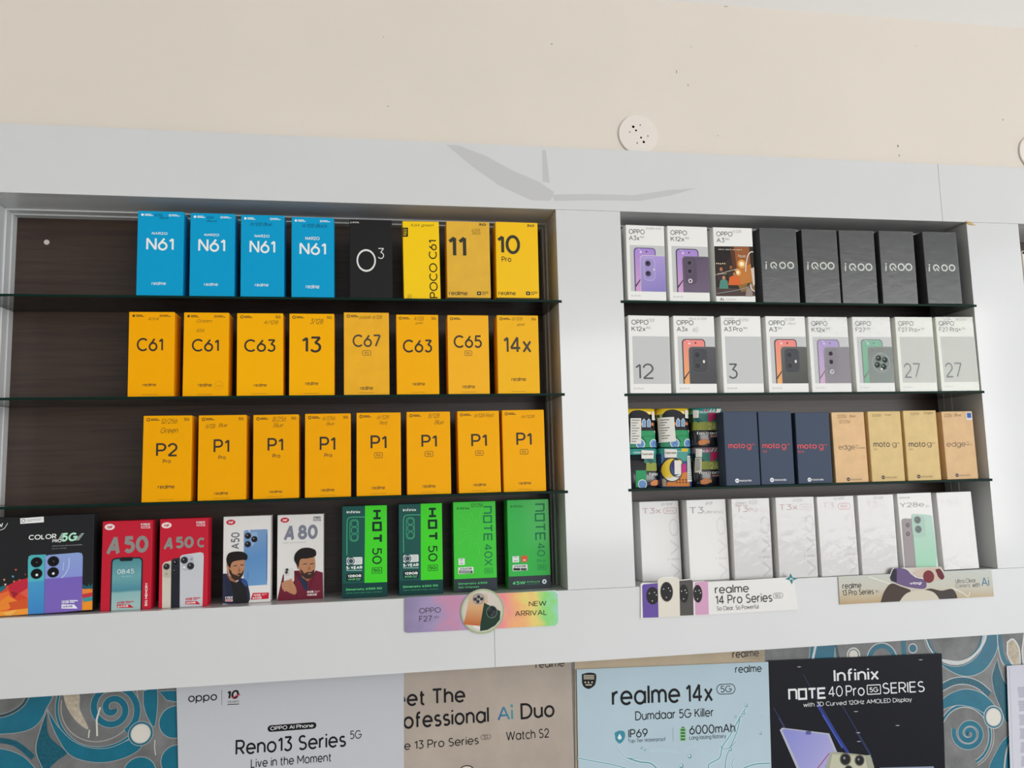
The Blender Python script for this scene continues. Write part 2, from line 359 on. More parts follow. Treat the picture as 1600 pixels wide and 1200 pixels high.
    def done(self):
        if not self.fc: return None
        f = self.f; me = bpy.data.meshes.new(self.name)
        if f.warp: vs = [f.warp(x, z, l) for x, l, z in self.v]
        else: vs = [(x, f.y-l*EPS, z) for x, l, z in self.v]
        me.from_pydata(vs, [], self.fc)
        for m in self.mats: me.materials.append(m)
        uv = me.uv_layers.new(name='UVMap')
        for p, mi in zip(me.polygons, self.mi):
            p.material_index = mi
            for li in p.loop_indices:
                q = self.v[me.loops[li].vertex_index]; uv.data[li].uv = (q[0], q[2])
        o = bpy.data.objects.new(self.name, me); COL.objects.link(o); o.parent = self.parent or f.root
        if self.label: o['label'] = self.label
        return o
def pix(p):
    """pixel of the photograph that a point falls on"""
    d = CAMR.transposed() @ (Vector(p)-EYE); return 800+F_PX*d.x/d.y, 600-F_PX*d.z/d.y
def at(x, y, depth):
    """point of the photograph's pixel on the vertical plane y = depth"""
    d = CAMR @ Vector(((x-800)/F_PX, 1.0, (600-y)/F_PX)); t = (depth-EYE.y)/d.y
    return EYE + d*t
# ------------------------------------------------------------------ setting
ZO = 1.55
HT, HB, LEDGE, PB = ZO+.683, ZO+.5488, ZO-.2247, ZO-.3619          # header top / bottom, ledge, fascia bottom
P1L, P1R, P2L, P2R, P0 = .3765, .5146, 1.3316, 1.4646, -.709       # upright edges
BACK, CEIL = .145, ZO+1.0489
SHZ = {'L1': ZO+.3565, 'L2': ZO+.165, 'L3': ZO-.0303, 'L4': LEDGE, 'R1': ZO+.3575, 'R2': ZO+.163, 'R3': ZO-.0307, 'R4': LEDGE}
GT = .0048
PLASTER = mat('#e4dcd1', 0.75, 0.2, mottle=0.03, mscale=2.5, bump=0.06, bscale=9, name='cream_plaster')
def st(name, dims, m):
    o = box_obj(name, dims, m); o['kind'] = 'structure'; return o
# upper wall with drill marks
bm = bmesh.new(); box_bm(bm, -2.6, 4.2, .03, .30, HT-.10, CEIL+.06)
wu = link('wall_back', mesh_from(bm, 'wall_back', [PLASTER, mat('#4a443a')])); wu['kind'] = 'structure'
CW_ = mat('#efedea', 0.7, 0.2, name='white_ceiling_paint')
st('ceiling', (-2.6, 4.2, -4.5, -.38, CEIL+.38, CEIL+.44), CW_)
# sloping cove between the plaster wall and the ceiling
bm = bmesh.new(); pr = [(.03, CEIL), (-.40, CEIL+.38), (-.40, CEIL+.44), (.03, CEIL+.44)]
va = [bm.verts.new((-2.6, y, z)) for y, z in pr]; vb = [bm.verts.new((4.2, y, z)) for y, z in pr]
bm.faces.new(va); bm.faces.new(vb[::-1])
for i in range(4): bm.faces.new((va[i], vb[i], vb[(i+1) % 4], va[(i+1) % 4]))
bmesh.ops.recalc_face_normals(bm, faces=bm.faces); tr = link('trim_1', mesh_from(bm, 'trim_1', [CW_])); tr['kind'] = 'structure'
st('floor', (-2.6, 4.2, -4.5, .30, -.05, 0), mat('#8d8a84', 0.35, 0.4, mottle=.1, name='floor_tile'))
st('wall_left', (-2.7, -2.6, -4.5, .30, 0, CEIL+.06), PLASTER)
# tiled wall below the cabinet, with its swirl pattern fused into the one mesh
SL = mat('#7a7c7c', 0.3, 0.5, mottle=.32, mscale=22, name='grey_slate_tile'); SIL = mat('#b9bcba', 0.28, 0.5, metal=.35); TEAL = mat('#14708a', 0.22, 0.5, mottle=.12, mscale=30); TEALD = mat('#0f5f74', 0.3, 0.5, mottle=.4, mscale=220)
TDK = mat('#2c4f59', 0.3, 0.5); PEARL = mat('#e3dfd6', 0.3, 0.5); BEI = mat('#c9bca6', 0.4, 0.4, mottle=.3, mscale=160)
wl = st('wall_lower', (-2.6, 4.2, .16, .30, 0, HT-.10), SL)
tf = Face(wl, Matrix.Translation((0, .16, 0)))
tf.y = 0.16; tf.mw = Matrix.Identity(4); tf.c = EYE.copy(); tf.r = Matrix.Identity(3)
def band(t, pts, w, m, lay=2, o=2.2):
    t.line(pts, w+2*o, SIL, lay-1); t.line(pts, w, m, lay)
def blob(t, pts, m, lay=2, o=2.5):
    t.poly(pts, m, lay); t.line(pts, o, SIL, lay+1, True)
def curve(ctrl, n=8):
    out = []
    P = [ctrl[0]] + list(ctrl) + [ctrl[-1]]
    for i in range(1, len(P)-2):
        p0, p1, p2, p3 = P[i-1:i+3]
        for j in range(n):
            t = j/n
            out.append(tuple(.5*((2*p1[k])+(-p0[k]+p2[k])*t+(2*p0[k]-5*p1[k]+4*p2[k]-p3[k])*t*t+(-p0[k]+3*p1[k]-3*p2[k]+p3[k])*t**3) for k in (0, 1)))
    out.append(tuple(ctrl[-1])); return out
def spiral(cx, cy, r0, r1, turns, ph, d=1):
    n = int(turns*26); return [(cx+(r0+(r1-r0)*i/n)*math.cos(ph+d*2*math.pi*turns*i/n), cy+(r0+(r1-r0)*i/n)*math.sin(ph+d*2*math.pi*turns*i/n)) for i in range(n+1)]
t = tf.part('pattern'); tf.vw(0, 980, 2.5)
blob(t, curve([(-60, 250), (188, 250), (178, 325), (140, 385), (70, 412), (-60, 420)]), TEAL)
t.poly(curve([(-60, 250), (118, 250), (80, 310), (20, 345), (-60, 350)]), SL, 4); band(t, curve([(112, 262), (84, 308), (22, 342), (-60, 352)]), 12, TDK, 6)
blob(t, curve([(183, 318), (200, 375), (230, 440), (272, 498), (340, 524), (420, 527), (500, 505), (552, 468), (520, 436), (430, 470), (350, 470), (280, 440), (225, 385)]), TEAL)
t.poly(curve([(183, 330), (190, 420), (240, 470), (262, 492), (225, 520), (170, 560), (140, 480), (160, 390)]), TEALD, 2); t.line(curve([(183, 325), (160, 390), (140, 480), (170, 560)]), 3, SIL, 3)
t.arc(400, 300, 176, 14, SIL, 1, 150, 330); t.arc(400, 300, 176, 9, TEAL, 2, 150, 330)
t.arc(390, 300, 150, 4, SIL, 2, 170, 380)
band(t, spiral(440, 318, 6, 104, 2.1, 0.4), 24, TEAL, 4)
blob(t, curve([(248, 262), (308, 262), (312, 320), (345, 396), (300, 368), (262, 312), (248, 262)]), BEI, 4)
t.circ(550, 415, 50, SIL, 4); t.circ(550, 415, 47, TEAL, 5); t.circ(550, 415, 40, SIL, 6); t.circ(550, 415, 37, PEARL, 7)
blob(t, curve([(560, 250), (614, 240), (606, 385), (575, 350), (560, 300)]), TEAL)
t.circ(686, 370, 66, SIL, 1); t.circ(686, 370, 63, TEAL, 2); t.circ(690, 520, 63, SIL, 1); t.circ(690, 520, 60, TEAL, 2)
blob(t, curve([(-40, 470), (40, 482), (110, 520), (150, 600), (-40, 600)]), TEAL); t.line(curve([(-20, 440), (60, 455), (130, 510)]), 22, TEALD, 2)
t.circ(545, 570, 66, SIL, 1); t.circ(545, 570, 63, TEAL, 2); t.circ(400, 600, 40, SIL, 1); t.circ(400, 600, 36, TEAL, 2)
t.line([(605, 440), (604, 470), (608, 500)], 3, PEARL, 5); t.line([(392, 312), (378, 360), (380, 425)], 7, PEARL, 8); t.line([(350, 400), (346, 432)], 5, PEARL, 8)
blob(t, curve([(620, 250), (700, 250), (700, 290), (650, 285)]), TEAL)
tf.vw(1180, 980, 3.81)
blob(t, [(330, 60), (480, 60), (470, 200), (320, 200)], TEAL); t.line([(370, 60), (340, 200)], 14, SIL, 4); t.line([(470, 60), (500, 200)], 14, TDK, 4)
t.arc(585, 165, 36, 8, SIL, 3); t.circ(585, 165, 26, PEARL, 3); t.arc(755, 195, 74, 24, TEAL, 3); t.arc(755, 195, 90, 5, SIL, 3)
t.line([(880, 60), (890, 210)], 26, TEAL, 3); t.circ(938, 126, 20, TEAL, 4); t.arc(938, 126, 24, 5, SIL, 3)
t.arc(1185, 20, 176, 22, SIL, 3); t.arc(1185, 20, 166, 11, TEAL, 4); t.arc(1185, 20, 182, 5, TDK, 4)
blob(t, curve([(1436, 20), (1442, 120), (1405, 205), (1355, 262), (1285, 290), (1205, 282), (1110, 226), (1110, 190), (1210, 212), (1290, 190), (1345, 130), (1368, 60), (1374, 20)]), TEAL, 2)
t.line(curve([(1375, 20), (1360, 90), (1300, 170), (1215, 208), (1110, 196)]), 14, SIL, 5)
band(t, curve([(1090, 370), (1180, 325), (1260, 320), (1330, 345), (1395, 400)]), 34, TEALD, 3, 4)
blob(t, curve([(1090, 450), (1160, 395), (1250, 368), (1340, 388), (1405, 440), (1432, 492), (1370, 512), (1300, 480), (1200, 465), (1090, 500)]), TEAL, 3)
t.arc(1250, 640, 150, 22, SIL, 2, -70, 190); t.arc(1250, 640, 150, 13, TEAL, 3, -70, 190); t.arc(1250, 640, 172, 4, SIL, 2, -70, 120)
band(t, spiral(1272, 632, 5, 92, 2.2, 2.2), 26, TEAL, 5, 3)
t.circ(1418, 535, 60, SIL, 5); t.circ(1418, 535, 55, TEAL, 6); t.circ(1418, 535, 47, SIL, 7); t.circ(1418, 535, 42, PEARL, 8)
blob(t, curve([(1440, 185), (1462, 270), (1490, 330), (1560, 400), (1580, 560), (1500, 570), (1468, 500), (1425, 395), (1408, 300), (1425, 230)]), TEALD, 2)
t.line(curve([(1455, 20), (1462, 120), (1480, 190), (1530, 240)]), 22, TEAL, 3); t.line(curve([(1440, 20), (1446, 120), (1470, 210), (1530, 290)]), 5, SIL, 4)
blob(t, curve([(1500, 90), (1535, 72), (1570, 130), (1572, 230), (1530, 220), (1500, 160)]), BEI, 4, 9)
blob(t, curve([(1600, 40), (1640, 60), (1640, 230), (1600, 230), (1588, 140)]), BEI, 4, 9)
blob(t, curve([(1560, 610), (1500, 650), (1445, 720), (1395, 860), (1560, 860)]), TEAL, 2); t.line(curve([(1550, 640), (1500, 720), (1480, 860)]), 10, SIL, 4)
pt = t.done()
bm = bmesh.new(); bm.from_mesh(wl.data); n0 = len(bm.faces)
mats = [SL] + list(pt.data.materials)
b2 = bmesh.new(); b2.from_mesh(pt.data)
vm = {v.index: bm.verts.new(v.co) for v in b2.verts}
for f in b2.faces:
    try: nf = bm.faces.new([vm[v.index] for v in f.verts]); nf.material_index = f.material_index + 1
    except ValueError: pass
bm.normal_update(); me = bpy.data.meshes.new('wall_lower'); bm.to_mesh(me); bm.free(); b2.free()
for m in mats: me.materials.append(m)
wl.data = me; bpy.data.objects.remove(pt)
# small drill marks in the plaster, part of the same wall mesh
bm = bmesh.new(); bm.from_mesh(wu.data)
for x, y, a, b in ((862, 69, 3, 1.2), (1057, 112, 1, 5), (1075, 133, 1, 3), (1403, 228, 1.5, 4), (1405, 243, 1, 4), (1080, 73, 1, 1.5), (599, 58, 1.2, 1), (606, 166, 3, .8), (1567, 187, 1.2, 3), (1571, 25, 1.5, 1.5), (1134, 10, 6, .8), (1432, 72, 1, 1), (1122, 212, 1.5, 1)):
    c = at(x, y, .0297); k = .0013
    vs = [bm.verts.new((c.x+sx*a*k*.6, .0297, c.z+sz*b*k*.6)) for sx, sz in ((-1, -.7), (.8, -1), (1, .6), (-.6, 1))]
    bm.faces.new(vs).material_index = 1
bm.to_mesh(wu.data); bm.free()

# ------------------------------------------------------------------ display cabinet
cab = empty('display_cabinet', Matrix.Translation((.4, BACK, PB)))
tag(cab, 'white laminate wall cabinet with dark wood backs and open bays of glass shelves', 'cabinet')
CI = Matrix.Translation((.4, BACK, PB)).inverted()
def cpart(name, dims, m, label=None):
    x0, x1, y0, y1, z0, z1 = dims
    o = box_obj(name, (x0-.4, x1-.4, y0-BACK, y1-BACK, z0-PB, z1-PB), m, cab)
    if label: o['label'] = label
    return o
HP = cpart('header_panel', (-1.3, 1.2711, 0, .018, HB, HT), LAM); cpart('header_panel', (1.2720, 2.6, 0, .018, HB, HT), LAM)
cpart('fascia_panel', (-1.3, .2281, 0, .018, PB, LEDGE-.0), LAM); cpart('fascia_panel', (.2288, 2.6, 0, .018, PB, LEDGE), LAM)
cpart('ledge_board', (-1.3, 2.6, .018, BACK, LEDGE-.018, LEDGE), mat('#c4c6c7', 0.13, 0.6, name='white_ledge_laminate'))
cpart('top_board', (-1.3, 2.6, .018, BACK, HB, HB+.018), LAMD)
cpart('bottom_board', (-1.3, 2.6, .018, BACK, PB, PB+.016), LAMD)
cpart('back_board', (P0, P1L, BACK-.006, BACK+.012, LEDGE, HB), WOOD, 'dark brown wood grain back of the bay with the blue and yellow boxes')
cpart('back_board', (P1R, P2L, BACK-.006, BACK+.012, LEDGE, HB), WOOD, 'dark brown wood grain back of the bay with the white boxes')
cpart('back_board', (P2R, 2.6, BACK-.006, BACK+.012, LEDGE, HB), WOOD)
def upright(x0, x1, ls, rs):
    """flat post whose sides are notched where the shelves slide in"""
    nd = .0065; o = [(x0, LEDGE+.0006), (x1, LEDGE+.0006)]
    for z in sorted(rs): o += [(x1, z-GT-.0004), (x1-nd, z-GT-.0004), (x1-nd, z+.0004), (x1, z+.0004)]
    o += [(x1, HB-.0006), (x0, HB-.0006)]
    for z in sorted(ls, reverse=True): o += [(x0, z+.0004), (x0+nd, z+.0004), (x0+nd, z-GT-.0004), (x0, z-GT-.0004)]
    return prism_obj('upright_panel', [(x-.4, z-PB) for x, z in o], -BACK, -.0005, LAM, cab)
zl, zr = [SHZ[k] for k in ('L1', 'L2', 'L3')], [SHZ[k] for k in ('R1', 'R2', 'R3')]
upright(-1.3, P0, [], zl); upright(P1L, P1R, zl, zr); upright(P2L, P2R, zr, [])
# stepped frame strips round the back of each bay
for x0, x1, zs in ((P0, P1L, zl), (P1R, P2L, zr)):
    cuts = [LEDGE] + [q for z in sorted(zs) for q in (z-GT-.0006, z+.0006)] + [HB]
    for i, (ya, yb, th) in enumerate(((.096, .1185, .0025), (.1195, BACK-.006, .0045))):
        for xa, xb in ((x0, x0+th), (x1-th, x1)):
            bm = bmesh.new()
            for za, zb in zip(cuts[::2], cuts[1::2]): box_bm(bm, xa-.4, xb-.4, ya-BACK, yb-BACK, za-PB, zb-PB)
            link('back_strip', mesh_from(bm, 'back_strip', [LAMD]), cab)
        cpart('back_strip', (x0+th, x1-th, ya, yb, HB-th, HB), LAMD)
def disc(name, c, r, depth, m, parent=None, off=(0, 0, 0), bev=.0, n=40):
    bm = bmesh.new(); bmesh.ops.create_cone(bm, cap_ends=True, segments=n, radius1=r, radius2=r, depth=depth, matrix=Matrix.Translation(c) @ Matrix.Rotation(math.pi/2, 4, 'X'))
    if bev: bmesh.ops.bevel(bm, geom=[e for e in bm.edges if len(e.link_faces) == 2 and any(len(f.verts) > 8 for f in e.link_faces)], offset=bev, segments=2, affect='EDGES')
    return link(name, mesh_from(bm, name, [m], False), parent)
c = at(73, 378.5, BACK-.0068); disc('screw_cap', (c.x-.4, c.y-BACK, c.z-PB), .0052, .0016, mat('#d8cfc4'), cab, n=16)
c = at(1515, 349, 0); bm = bmesh.new()
for dx, dz, r in ((-.004, .001, .004), (0, 0, .005), (.006, -.002, .0035), (.012, -.004, .002), (-.008, .004, .0025)):
    bmesh.ops.create_icosphere(bm, subdivisions=2, radius=r, matrix=Matrix.Translation((c.x-.4+dx, -BACK-.0003, c.z-PB+dz)) @ Matrix.Diagonal((1, .25, .8, 1)))
link('glue_blob', mesh_from(bm, 'glue_blob', [mat('#c9a86a')], True), HP)
# flat patches slightly greyer than the header panel
hf = Face(cab, Matrix.Translation((.4, BACK, PB))); hf.y = -BACK; s_ = hf.part('grey_patch', parent=HP, label='dull grey patch on the white panel')
PATCH = mat('#c8c9c9', 0.14, 0.5)
for pts in ([(697, 226), (716, 227), (760, 244), (800, 266), (842, 284), (866, 300), (860, 314), (830, 313), (780, 290), (735, 258)], [(847, 234), (853, 235), (859, 286), (848, 284)], [(862, 304), (925, 303), (990, 305), (1045, 297), (1088, 294), (1050, 305), (1000, 314), (930, 313), (866, 314)]): s_.poly(pts, PATCH)
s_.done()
# ------------------------------------------------------------------ glass shelves
def shelf(x0, x1, z, label):
    bm = bmesh.new(); box_bm(bm, x0, x1, -.0015, BACK-.007, -GT, 0, bev=.0006)
    me = mesh_from(bm, 'glass_shelf', [GLASS, EDGE])
    for p in me.polygons:
        if p.normal.y < -.5 or abs(p.normal.x) > .5 or (p.normal.y > .5): p.material_index = 1
    o = link('glass_shelf', me); o.location = (0, 0, z); tag(o, label, 'shelf', 'glass shelves in the cabinet bays')
    return o
shelf(P0-.006, P1L+.006, SHZ['L1'], 'top glass shelf, carrying the four bright blue boxes'); shelf(P0-.006, P1L+.006, SHZ['L2'], 'glass shelf between the blue boxes and the lowest row of yellow boxes')
shelf(P0-.006, P1L+.006, SHZ['L3'], 'glass shelf above the red and green boxes, carrying the lower yellow row')
shelf(P1R-.006, P2L+.006, SHZ['R1'], 'top glass shelf, carrying the dark grey boxes'); shelf(P1R-.006, P2L+.006, SHZ['R2'], 'glass shelf carrying the full row of white boxes, above the tins')
shelf(P1R-.006, P2L+.006, SHZ['R3'], 'glass shelf carrying the printed tins and the navy boxes')
# ------------------------------------------------------------------ round covers on the plaster
for (x, y), holes, lab in (((997.5, 210), ((594, 457, 24), (646, 525, 18), (724, 425, 11), (528, 555, 11), (740, 660, 18), (790, 742, 23), (868, 630, 12), (668, 760, 12)), 'round white cover plate full of small holes, on the plaster above the white upright'),
                       ((1619, 238), (), 'round white cover plate cut off by the edge of the picture')):
    c = at(x, y, .026); r = empty('junction_cover', Matrix.Translation((c.x, .0298, c.z))); tag(r, lab, 'cover plate', 'round cover plates on the plaster wall')
    disc('plate', (0, -.0019, 0), .0445, .0038, mat('#e9e2da', 0.6, 0.3), r, bev=.0012, n=64)
    hfc = Face(r, Matrix.Translation((c.x, .0298, c.z)), y=-.0038)
    if holes:
        hfc.vw(940, 160, 12); p = hfc.part('hole', label='dark drilled holes')
        for hx, hy, hr in holes: p.circ(hx, hy, hr, mat('#120f0c', 0.9, 0.0))
        p.done()
# ------------------------------------------------------------------ phone boxes: (key, shelf, x, y, width, height, yaw, lean, roll)
FIT = [
('n1','L1',-0.3968,0.0028,0.0830,0.1646,0.0016,0.0034,-0.0035),
('n2','L1',-0.3023,0.0033,0.0822,0.1637,-0.0023,0.0013,-0.0030),
('n3','L1',-0.2091,0.0016,0.0812,0.1625,-0.0019,0.0013,-0.0038),
('n4','L1',-0.1141,0.0010,0.0809,0.1607,-0.0001,-0.0001,-0.0025),
('o3','L1',-0.0018,0.0032,0.0835,0.1601,-0.0056,-0.0009,-0.0004),
('poco','L1',0.0989,0.0056,0.0731,0.1598,0.0021,-0.0037,-0.0096),
('r11','L1',0.1928,0.0032,0.0879,0.1615,-0.0074,0.0015,0.0007),
('r10','L1',0.2920,-0.0006,0.0874,0.1613,-0.0063,0.0050,0.0047),
('c61a','L2',-0.4098,0.0096,0.0812,0.1614,-0.0012,0.0057,-0.0058),
('c61b','L2',-0.3121,0.0087,0.0820,0.1613,0.0018,0.0005,-0.0002),
('c63a','L2',-0.2124,0.0074,0.0855,0.1603,0.0023,0.0033,-0.0054),
('r13','L2',-0.1159,0.0061,0.0848,0.1603,0.0017,-0.0001,-0.0007),
('c67','L2',-0.0113,0.0051,0.0874,0.1633,0.0027,0.0000,-0.0003),
('c63b','L2',0.0882,0.0023,0.0829,0.1592,-0.0007,-0.0010,-0.0012),
('c65','L2',0.1890,0.0025,0.0826,0.1590,-0.0027,0.0004,0.0010),
('r14x','L2',0.2896,0.0017,0.0849,0.1593,-0.0033,0.0036,0.0026),
('p2','L3',-0.3770,0.0041,0.0855,0.1594,0.0005,0.0032,0.0013),
('p1a','L3',-0.2790,0.0052,0.0861,0.1591,0.0016,0.0057,-0.0018),
('p1b','L3',-0.1813,0.0068,0.0837,0.1589,0.0016,0.0021,-0.0048),
('p1c','L3',-0.0854,0.0069,0.0857,0.1600,-0.0001,0.0002,-0.0002),
('p1d','L3',0.0107,0.0085,0.0849,0.1608,0.0010,-0.0001,0.0028),
('p1e','L3',0.1077,0.0091,0.0854,0.1616,-0.0005,0.0003,0.0009),
('p1f','L3',0.2077,0.0105,0.0836,0.1619,-0.0004,-0.0021,-0.0038),
('p1g','L3',0.2981,0.0104,0.0856,0.1630,-0.0021,-0.0005,-0.0019),
('color','L4',-0.6031,0.0213,0.1987,0.1737,0.0254,0.0007,-0.0141),
('a50r','L4',-0.4472,0.0231,0.0866,0.1616,-0.0062,0.0062,-0.0002),
('a50c','L4',-0.3484,0.0258,0.0856,0.1624,-0.0076,0.0063,-0.0019),
('a50w','L4',-0.2375,0.0398,0.0866,0.1625,-0.0020,0.0022,-0.0018),
('a80','L4',-0.1397,0.0506,0.0867,0.1619,-0.0001,0.0001,0.0009),
('h50a','L4',-0.0175,0.0351,0.0861,0.1755,0.0017,-0.0005,0.0032),
('h50b','L4',0.0911,0.0369,0.0856,0.1762,0.0002,0.0002,0.0017),
('n40x','L4',0.1992,0.0420,0.0855,0.1768,-0.0007,0.0007,0.0016),
('n40p','L4',0.3091,0.0449,0.0859,0.1775,-0.0043,-0.0023,0.0013),
('a3x','R1',0.5656,-0.0013,0.0841,0.1606,0.0015,0.0103,0.0086),
('k12x','R1',0.6612,0.0025,0.0891,0.1623,-0.0057,0.0117,0.0064),
('a3','R1',0.7652,0.0040,0.0891,0.1629,-0.0098,0.0110,0.0041),
('iq1','R1',0.8696,0.0032,0.0851,0.1645,-0.0061,0.0064,0.0013),
('iq2','R1',0.9673,0.0040,0.0832,0.1643,-0.0063,0.0080,0.0017),
('iq3','R1',1.0563,0.0041,0.0844,0.1643,-0.0063,0.0111,0.0024),
('iq4','R1',1.1517,0.0017,0.0846,0.1647,-0.0085,0.0127,0.0018),
('iq5','R1',1.2576,-0.0036,0.0841,0.1646,-0.0078,-0.0018,-0.0027),
('k12n','R2',0.5648,-0.0009,0.0885,0.1621,-0.0044,0.0132,0.0088),
('a3xr','R2',0.6653,0.0017,0.0902,0.1629,-0.0046,0.0090,0.0055),
('a3p','R2',0.7722,0.0050,0.0902,0.1644,-0.0058,0.0092,0.0038),
('a3r','R2',0.8751,0.0060,0.0911,0.1648,-0.0060,0.0097,0.0032),
('k12p','R2',0.9758,0.0077,0.0921,0.1648,-0.0072,0.0060,0.0021),
('f27','R2',1.0798,0.0073,0.0909,0.1657,-0.0067,0.0024,-0.0001),
('f27a','R2',1.1821,0.0062,0.0906,0.1661,-0.0078,0.0062,0.0008),
('f27b','R2',1.2826,0.0031,0.0930,0.1665,-0.0126,-0.0058,-0.0039),
('m1','R3',0.7608,0.0084,0.0758,0.1544,0.0011,0.0048,0.0035),
('m2','R3',0.8381,0.0077,0.0751,0.1534,0.0029,0.0067,0.0061),
('m3','R3',0.9237,0.0081,0.0783,0.1506,0.0027,0.0125,0.0039),
('e50','R3',1.0093,0.0090,0.0763,0.1504,0.0010,-0.0024,-0.0008),
('mg1','R3',1.0941,0.0083,0.0779,0.1511,0.0007,0.0040,0.0019),
('mg2','R3',1.1806,0.0085,0.0796,0.1521,0.0000,0.0009,-0.0006),
('neo','R3',1.2738,0.0093,0.0762,0.1490,0.0019,-0.0072,-0.0031),
('t3x','R4',0.5951,0.0655,0.0866,0.1649,-0.0022,-0.0027,-0.0014),
('t3u','R4',0.6892,0.0388,0.0866,0.1662,-0.0059,-0.0066,-0.0001),
('t3p','R4',0.7816,0.0271,0.0846,0.1662,-0.0035,0.0046,0.0043),
('t3xb','R4',0.8746,0.0135,0.0863,0.1665,-0.0054,0.0036,0.0053),
('t5','R4',0.9671,0.0096,0.0844,0.1654,-0.0029,-0.0057,-0.0016),
('t6','R4',1.0589,0.0084,0.0837,0.1662,-0.0028,0.0017,0.0010),
('y28','R4',1.1545,0.0079,0.0816,0.1662,-0.0002,-0.0200,-0.0060),
('t8','R4',1.2527,0.0102,0.0847,0.1654,-0.0033,-0.0250,-0.0067),
]
PLACE = {f[0]: f[1:] for f in FIT}
def phone_box(key, colour, label, group, depth=.05, rough=.42, coat=0.0, mottle=0.0, name='phone_box', bump=0.0, tray=None, sticker=None, cat='phone box', spec=.2):
    shelf_, x, y, w, h, yw, pt_, rl = PLACE[key]
    R = Matrix.Rotation(yw, 4, 'Z') @ Matrix.Rotation(pt_, 4, 'X') @ Matrix.Rotation(rl, 4, 'Y')
    lift = -min((R @ Vector((sx*w/2, yy, 0))).z for sx in (-1, 1) for yy in (0, depth))
    M = Matrix.Translation((x, y, SHZ[shelf_] + lift + .0002)) @ R
    r = empty(name, M); tag(r, label, cat, group)
    z0 = .0035 if tray else 0
    bm = bmesh.new(); box_bm(bm, -w/2, w/2, 0, depth, z0, h, bev=.0007)
    link('carton', mesh_from(bm, 'carton', [mat(colour, rough, spec, coat, mottle=mottle, bump=bump, mscale=30)]), r)
    if tray:
        bm = bmesh.new(); box_bm(bm, -w/2+.0006, w/2-.0006, .0006, depth-.0006, 0, z0, bev=.0004); link('tray', mesh_from(bm, 'tray', [mat(tray, .5)]), r)
    if sticker:
        bm = bmesh.new(); box_bm(bm, -w*.3, w*.28, depth*.25, depth*.75, -.0001, .0001); link('barcode_label', mesh_from(bm, 'barcode_label', [mat(sticker, .5)]), r)
    f = Face(r, M, (-w/2+.0002, w/2-.0002, .0002, h-.0002)); f.w, f.h, f.d = w, h, depth
    return f
def wrap_film(f, m=None):
    w, h = f.w, f.h; p = f.part('clear_wrap'); e = .0004
    p.loc([(-w/2+e, e), (w/2-e, e), (w/2-e, h-e), (-w/2+e, h-e)], m or WRAP, 8); p.done()
K = '#3a332b'; KN = '#4c4238'
INKY = '#4a4029'
def g5box(p, x0, y0, x1, y1, m, r=2.0, w=.7):
    p.rro(x0, y0, x1, y1, r, w, m); p.text('5G', x0+(x1-x0)*.22, y0+(y1-y0)*.25, x1-(x1-x0)*.22, y1-(y1-y0)*.25, m, bold=.01)
def marks(f, m, kinds='AB', solid=False):
    """certification marks printed along the top"""
    f.nm()
    if 'A' in kinds:
        p = f.part('certification_mark')
        if solid: p.circ(.10, .045, .030, m, n=14)
        else: p.arc(.10, .045, .030, .015, m, n=14)
        p.rect(.15, .033, .29, .042, m); p.rect(.15, .048, .33, .056, m); p.done()
    if 'B' in kinds: p = f.part('certification_mark'); p.arc(.70, .045, .022, .012, m, n=12); p.rect(.735, .034, .86, .041, m); p.rect(.735, .047, .92, .054, m); p.done()
    if 'G' in kinds: p = f.part('network_mark'); p.text('5G', .84, .028, .95, .062, m, bold=.025); p.done()
def hand(f, items, m=INKY, label=None):
    f.nm(); p = f.part('handwriting', label=label)
    for s, x0, y0, x1, y1 in items: p.text(s, x0, y0, x1, y1, m, lay=3, bold=-.008, shear=.35)
    p.done()
def lettering(f, items, name='model_lettering', view=None):
    if view: f.vw(*view)
    p = f.part(name)
    for it in items:
        s, x0, y0, x1, y1, m = it[:6]; kw = it[6] if len(it) > 6 else {}
        if s == '[5G]': g5box(p, x0, y0, x1, y1, m, **kw)
        else: p.text(s, x0, y0, x1, y1, m, **kw)
    p.done()
def lines(f, items, view, name='lettering'):
    """lines of print, each a part: text, x of first letter, its baseline, x of last letter, capital height"""
    f.vw(*view)
    for s, x0, yb, x1, h, m, bold in items: p = f.part(name); p.text(s, x0, yb, x1, h, m, 4, bold=bold, at_base=True); p.done()
E3 = {'bold': .014}
PX = (0, 0, 1)
